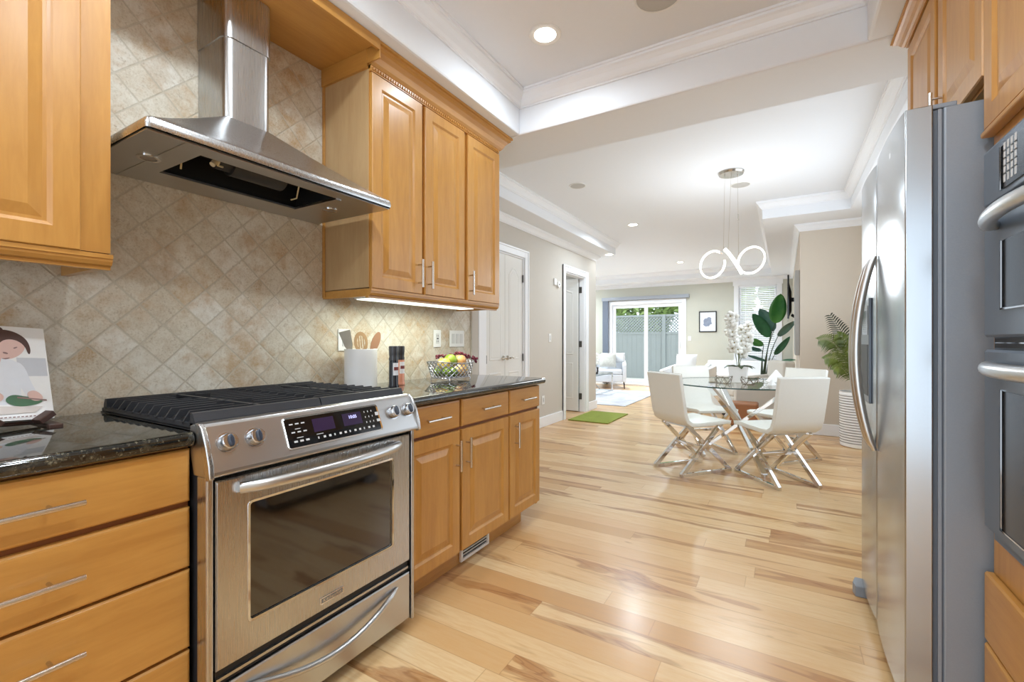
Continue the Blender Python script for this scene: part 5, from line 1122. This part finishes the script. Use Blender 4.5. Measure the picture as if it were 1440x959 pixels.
thr(-1.74, 10.88, 0.68, -72, 0.40, 'patterned grey cushion in the light grey armchair', CUS); thr(-1.53, 11.10, 0.73, -72, 0.28, 'pale grey cushion behind the patterned one in the armchair', FAB)
armchair(0.36, 9.55, -100, 0.86, 'white armchair in front of the sliding door with a bright pillow', FABW, h=0.62); thr(0.30, 9.66, 0.70, -100, 0.42, 'bright white pillow on the white armchair by the sliding door', FABW)
armchair(1.28, 10.75, -90, 1.55, 'white sofa against the far wall under the window', FABW, name='sofa', h=0.72)
armchair(1.64, 7.62, 205, 0.56, 'beige armchair beyond the glass table, partly hidden by a white dining chair', BEI, h=0.86)
t = thing('ottoman', (1.53, 6.92, 0), 'brown leather cube ottoman seen through the glass table', 'ottoman')
m = MB(); m.rbox(1.36, 1.70, 6.76, 7.08, 0.02, 0.32, 0.04); m.build('body', plain('brown_leather', srgb(150, 98, 62), 0.45, 0, 0.06), t, bevel=0.02, smooth=True, seg=3); m = MB(); m.rbox(1.38, 1.68, 6.78, 7.06, 0, 0.02, 0.03); m.build('plinth', DLEG, t)
t = thing('bench', (0.9, 7.9, 0), 'low white bench seen through the glass table', 'bench')
m = MB(); m.box(0.45, 1.25, 7.75, 8.15, 0.10, 0.40); m.build('upholstered_box', FABW, t, bevel=0.03, seg=3); m = MB(); [m.cyl((x, y, 0), (x, y, 0.10), 0.02) for x in (0.52, 1.18) for y in (7.82, 8.08)]; m.build('legs', DLEG, t)
# coffee table of chrome tube and glass
t = thing('coffee_table', (-1.69, 9.5, 0), 'chrome and glass coffee table on the rug in front of the grey armchair', 'table')
m = MB(); c0, c1, e0, e1, h_ = -2.02, -1.37, 8.90, 10.10, 0.42; z0 = 0.0225
for (a, b) in (((c0, e0), (c1, e0)), ((c1, e0), (c1, e1)), ((c1, e1), (c0, e1)), ((c0, e1), (c0, e0))): m.bar((*a, h_), (*b, h_), 0.02, 0.02); m.bar((*a, z0), (*b, z0), 0.02, 0.02)
for a in ((c0, e0), (c1, e0), (c1, e1), (c0, e1)): m.bar((*a, z0), (*a, h_), 0.02, 0.02)
m.build('tube_frame', CHROME, t)
m = MB(); m.box(c0, c1, e0, e1, h_+0.011, h_+0.021); m.build('glass_top', TGLASS, t)
m = MB()
for k in (0.0, 0.10, 0.2): m.tube([(c0+0.15+k+0.45*math.sin(u)*0.6, e0+0.1+0.6*(u/PI), h_-0.01-(h_-0.05)*math.sin(u/2)) for u in [PI*i/12 for i in range(13)]], 0.009, 6)
m.build('curved_brace', CHROME, t, smooth=True)
def vase_orchid(x, y, z):
    t = thing('orchid_vase', (x, y, z), 'white orchid in a dark vase on the coffee table', 'plant'); m = MB(); m.lathe([(0.0001, 0), (0.05, 0), (0.06, 0.06), (0.06, 0.14), (0.0001, 0.14)], (x, y, z), 20); m.build('vase', BLACKP, t, smooth=True)
    m = MB(); P = [(x+0.05*u, y, z+0.14+0.25*u) for u in (0, 0.5, 1)]; m.tube(P, 0.004, 5); m.build('stem', STM, t)
    for k in range(9): m = MB(); q = (x+random.uniform(-0.03, 0.09), y+random.uniform(-0.05, 0.05), z+0.24+k*0.023); flower(m, q, (random.uniform(-0.4, 0.8), -1, 0.2), 0.055); m.build('blossom', PET, t, solid=0.0015)
vase_orchid(-1.50, 9.38, h_+0.022)
t = thing('round_vase', (-1.48, 9.12, h_+0.022), 'pale grey round vase on the coffee table', 'vase'); m = MB(); m.lathe([(0.0001, 0), (0.05, 0), (0.095, 0.06), (0.10, 0.10), (0.085, 0.16), (0.05, 0.20), (0.045, 0.19), (0.0001, 0.185)], (-1.48, 9.12, h_+0.0225), 28); m.build('body', plain('pale_grey_ceramic', srgb(200, 202, 208), 0.4), t, smooth=True)
# ------------------------------------------------------------------ outside
FN = plain('grey_green_fence_paint', srgb(146, 153, 156), 0.8, 0, 0.06, 5)
t = thing('garden_fence', (-1.5, 14.6, 0), 'grey board fence with lattice top outside the sliding door', 'fence')
m = MB(); x = -6.0
while x < 4.0: m.box(x, x+0.149, 14.55, 14.57, -0.04, 1.38); m.box(x+0.13, x+0.17, 14.565, 14.575, -0.04, 1.38); x += 0.152
m.build('boards', FN, t)
m = MB(); x = -6.6
while x < 4.2:
    m.bar((x, 14.56, 1.42), (x+0.50, 14.56, 1.92), 0.012, 0.034); m.bar((x+0.50, 14.572, 1.42), (x, 14.572, 1.92), 0.012, 0.034); x += 0.095
m.build('lattice', FN, t)
m = MB(); m.box(-6.4, 4.4, 14.53, 14.60, 1.36, 1.43); m.box(-6.4, 4.4, 14.53, 14.60, 1.91, 1.97); m.box(-6.4, 4.4, 14.58, 14.62, 0.3, 0.39); m.build('rail', FN, t)
for x in (-5.5, -3.4, -1.25, 0.9, 3.0): m = MB(); m.box(x, x+0.1, 14.50, 14.60, -0.05, 1.97); m.build('post', FN, t)
HG = fm('hedge_leaf', srgb(112, 140, 72), srgb(172, 194, 120), 3)
random.seed(11)
for i, (hx, hy, hw, hh) in enumerate(((-5.0, 16.4, 1.15, 3.4), (-2.5, 16.8, 1.2, 3.6), (0.0, 16.5, 1.2, 3.3), (2.5, 16.9, 1.2, 3.8), (5.0, 16.6, 1.2, 3.2))):
    t = thing('garden_tree', (hx, hy, -0.05), ['leafy green tree behind the left end of the fence', 'leafy green tree behind the fence left of the sliding door centre', 'leafy green tree behind the fence right of the sliding door', 'leafy green tree outside the blind-covered window', 'leafy green tree behind the right end of the fence'][i], 'tree', 'trees beyond the garden fence')
    m = MB(); m.tube([(hx, hy, -0.05), (hx, hy, 1.6)], [0.12, 0.07], 10); m.build('trunk', plain('bark', srgb(96, 80, 64), 0.9) if i == 0 else bpy.data.materials['bark'], t)
    m = MB()
    for k in range(2600):
        a, b = random.uniform(0, 2*PI), math.acos(random.uniform(-1, 1)); r = random.uniform(0.55, 1.0)**0.5
        c = Vector((hx+hw*r*math.sin(b)*math.cos(a), hy+0.8*hw*r*math.sin(b)*math.sin(a), 0.9+hh*0.5+hh*0.5*r*math.cos(b))); u = Vector((random.gauss(0, 1), random.gauss(0, 1), random.gauss(0, 1))).normalized(); v = u.orthogonal().normalized(); s_ = random.uniform(0.10, 0.17)
        m.poly([c-u*s_, c+v*s_*0.6, c+u*s_, c-v*s_*0.6])
    m.build('foliage', HG, t, solid=0)
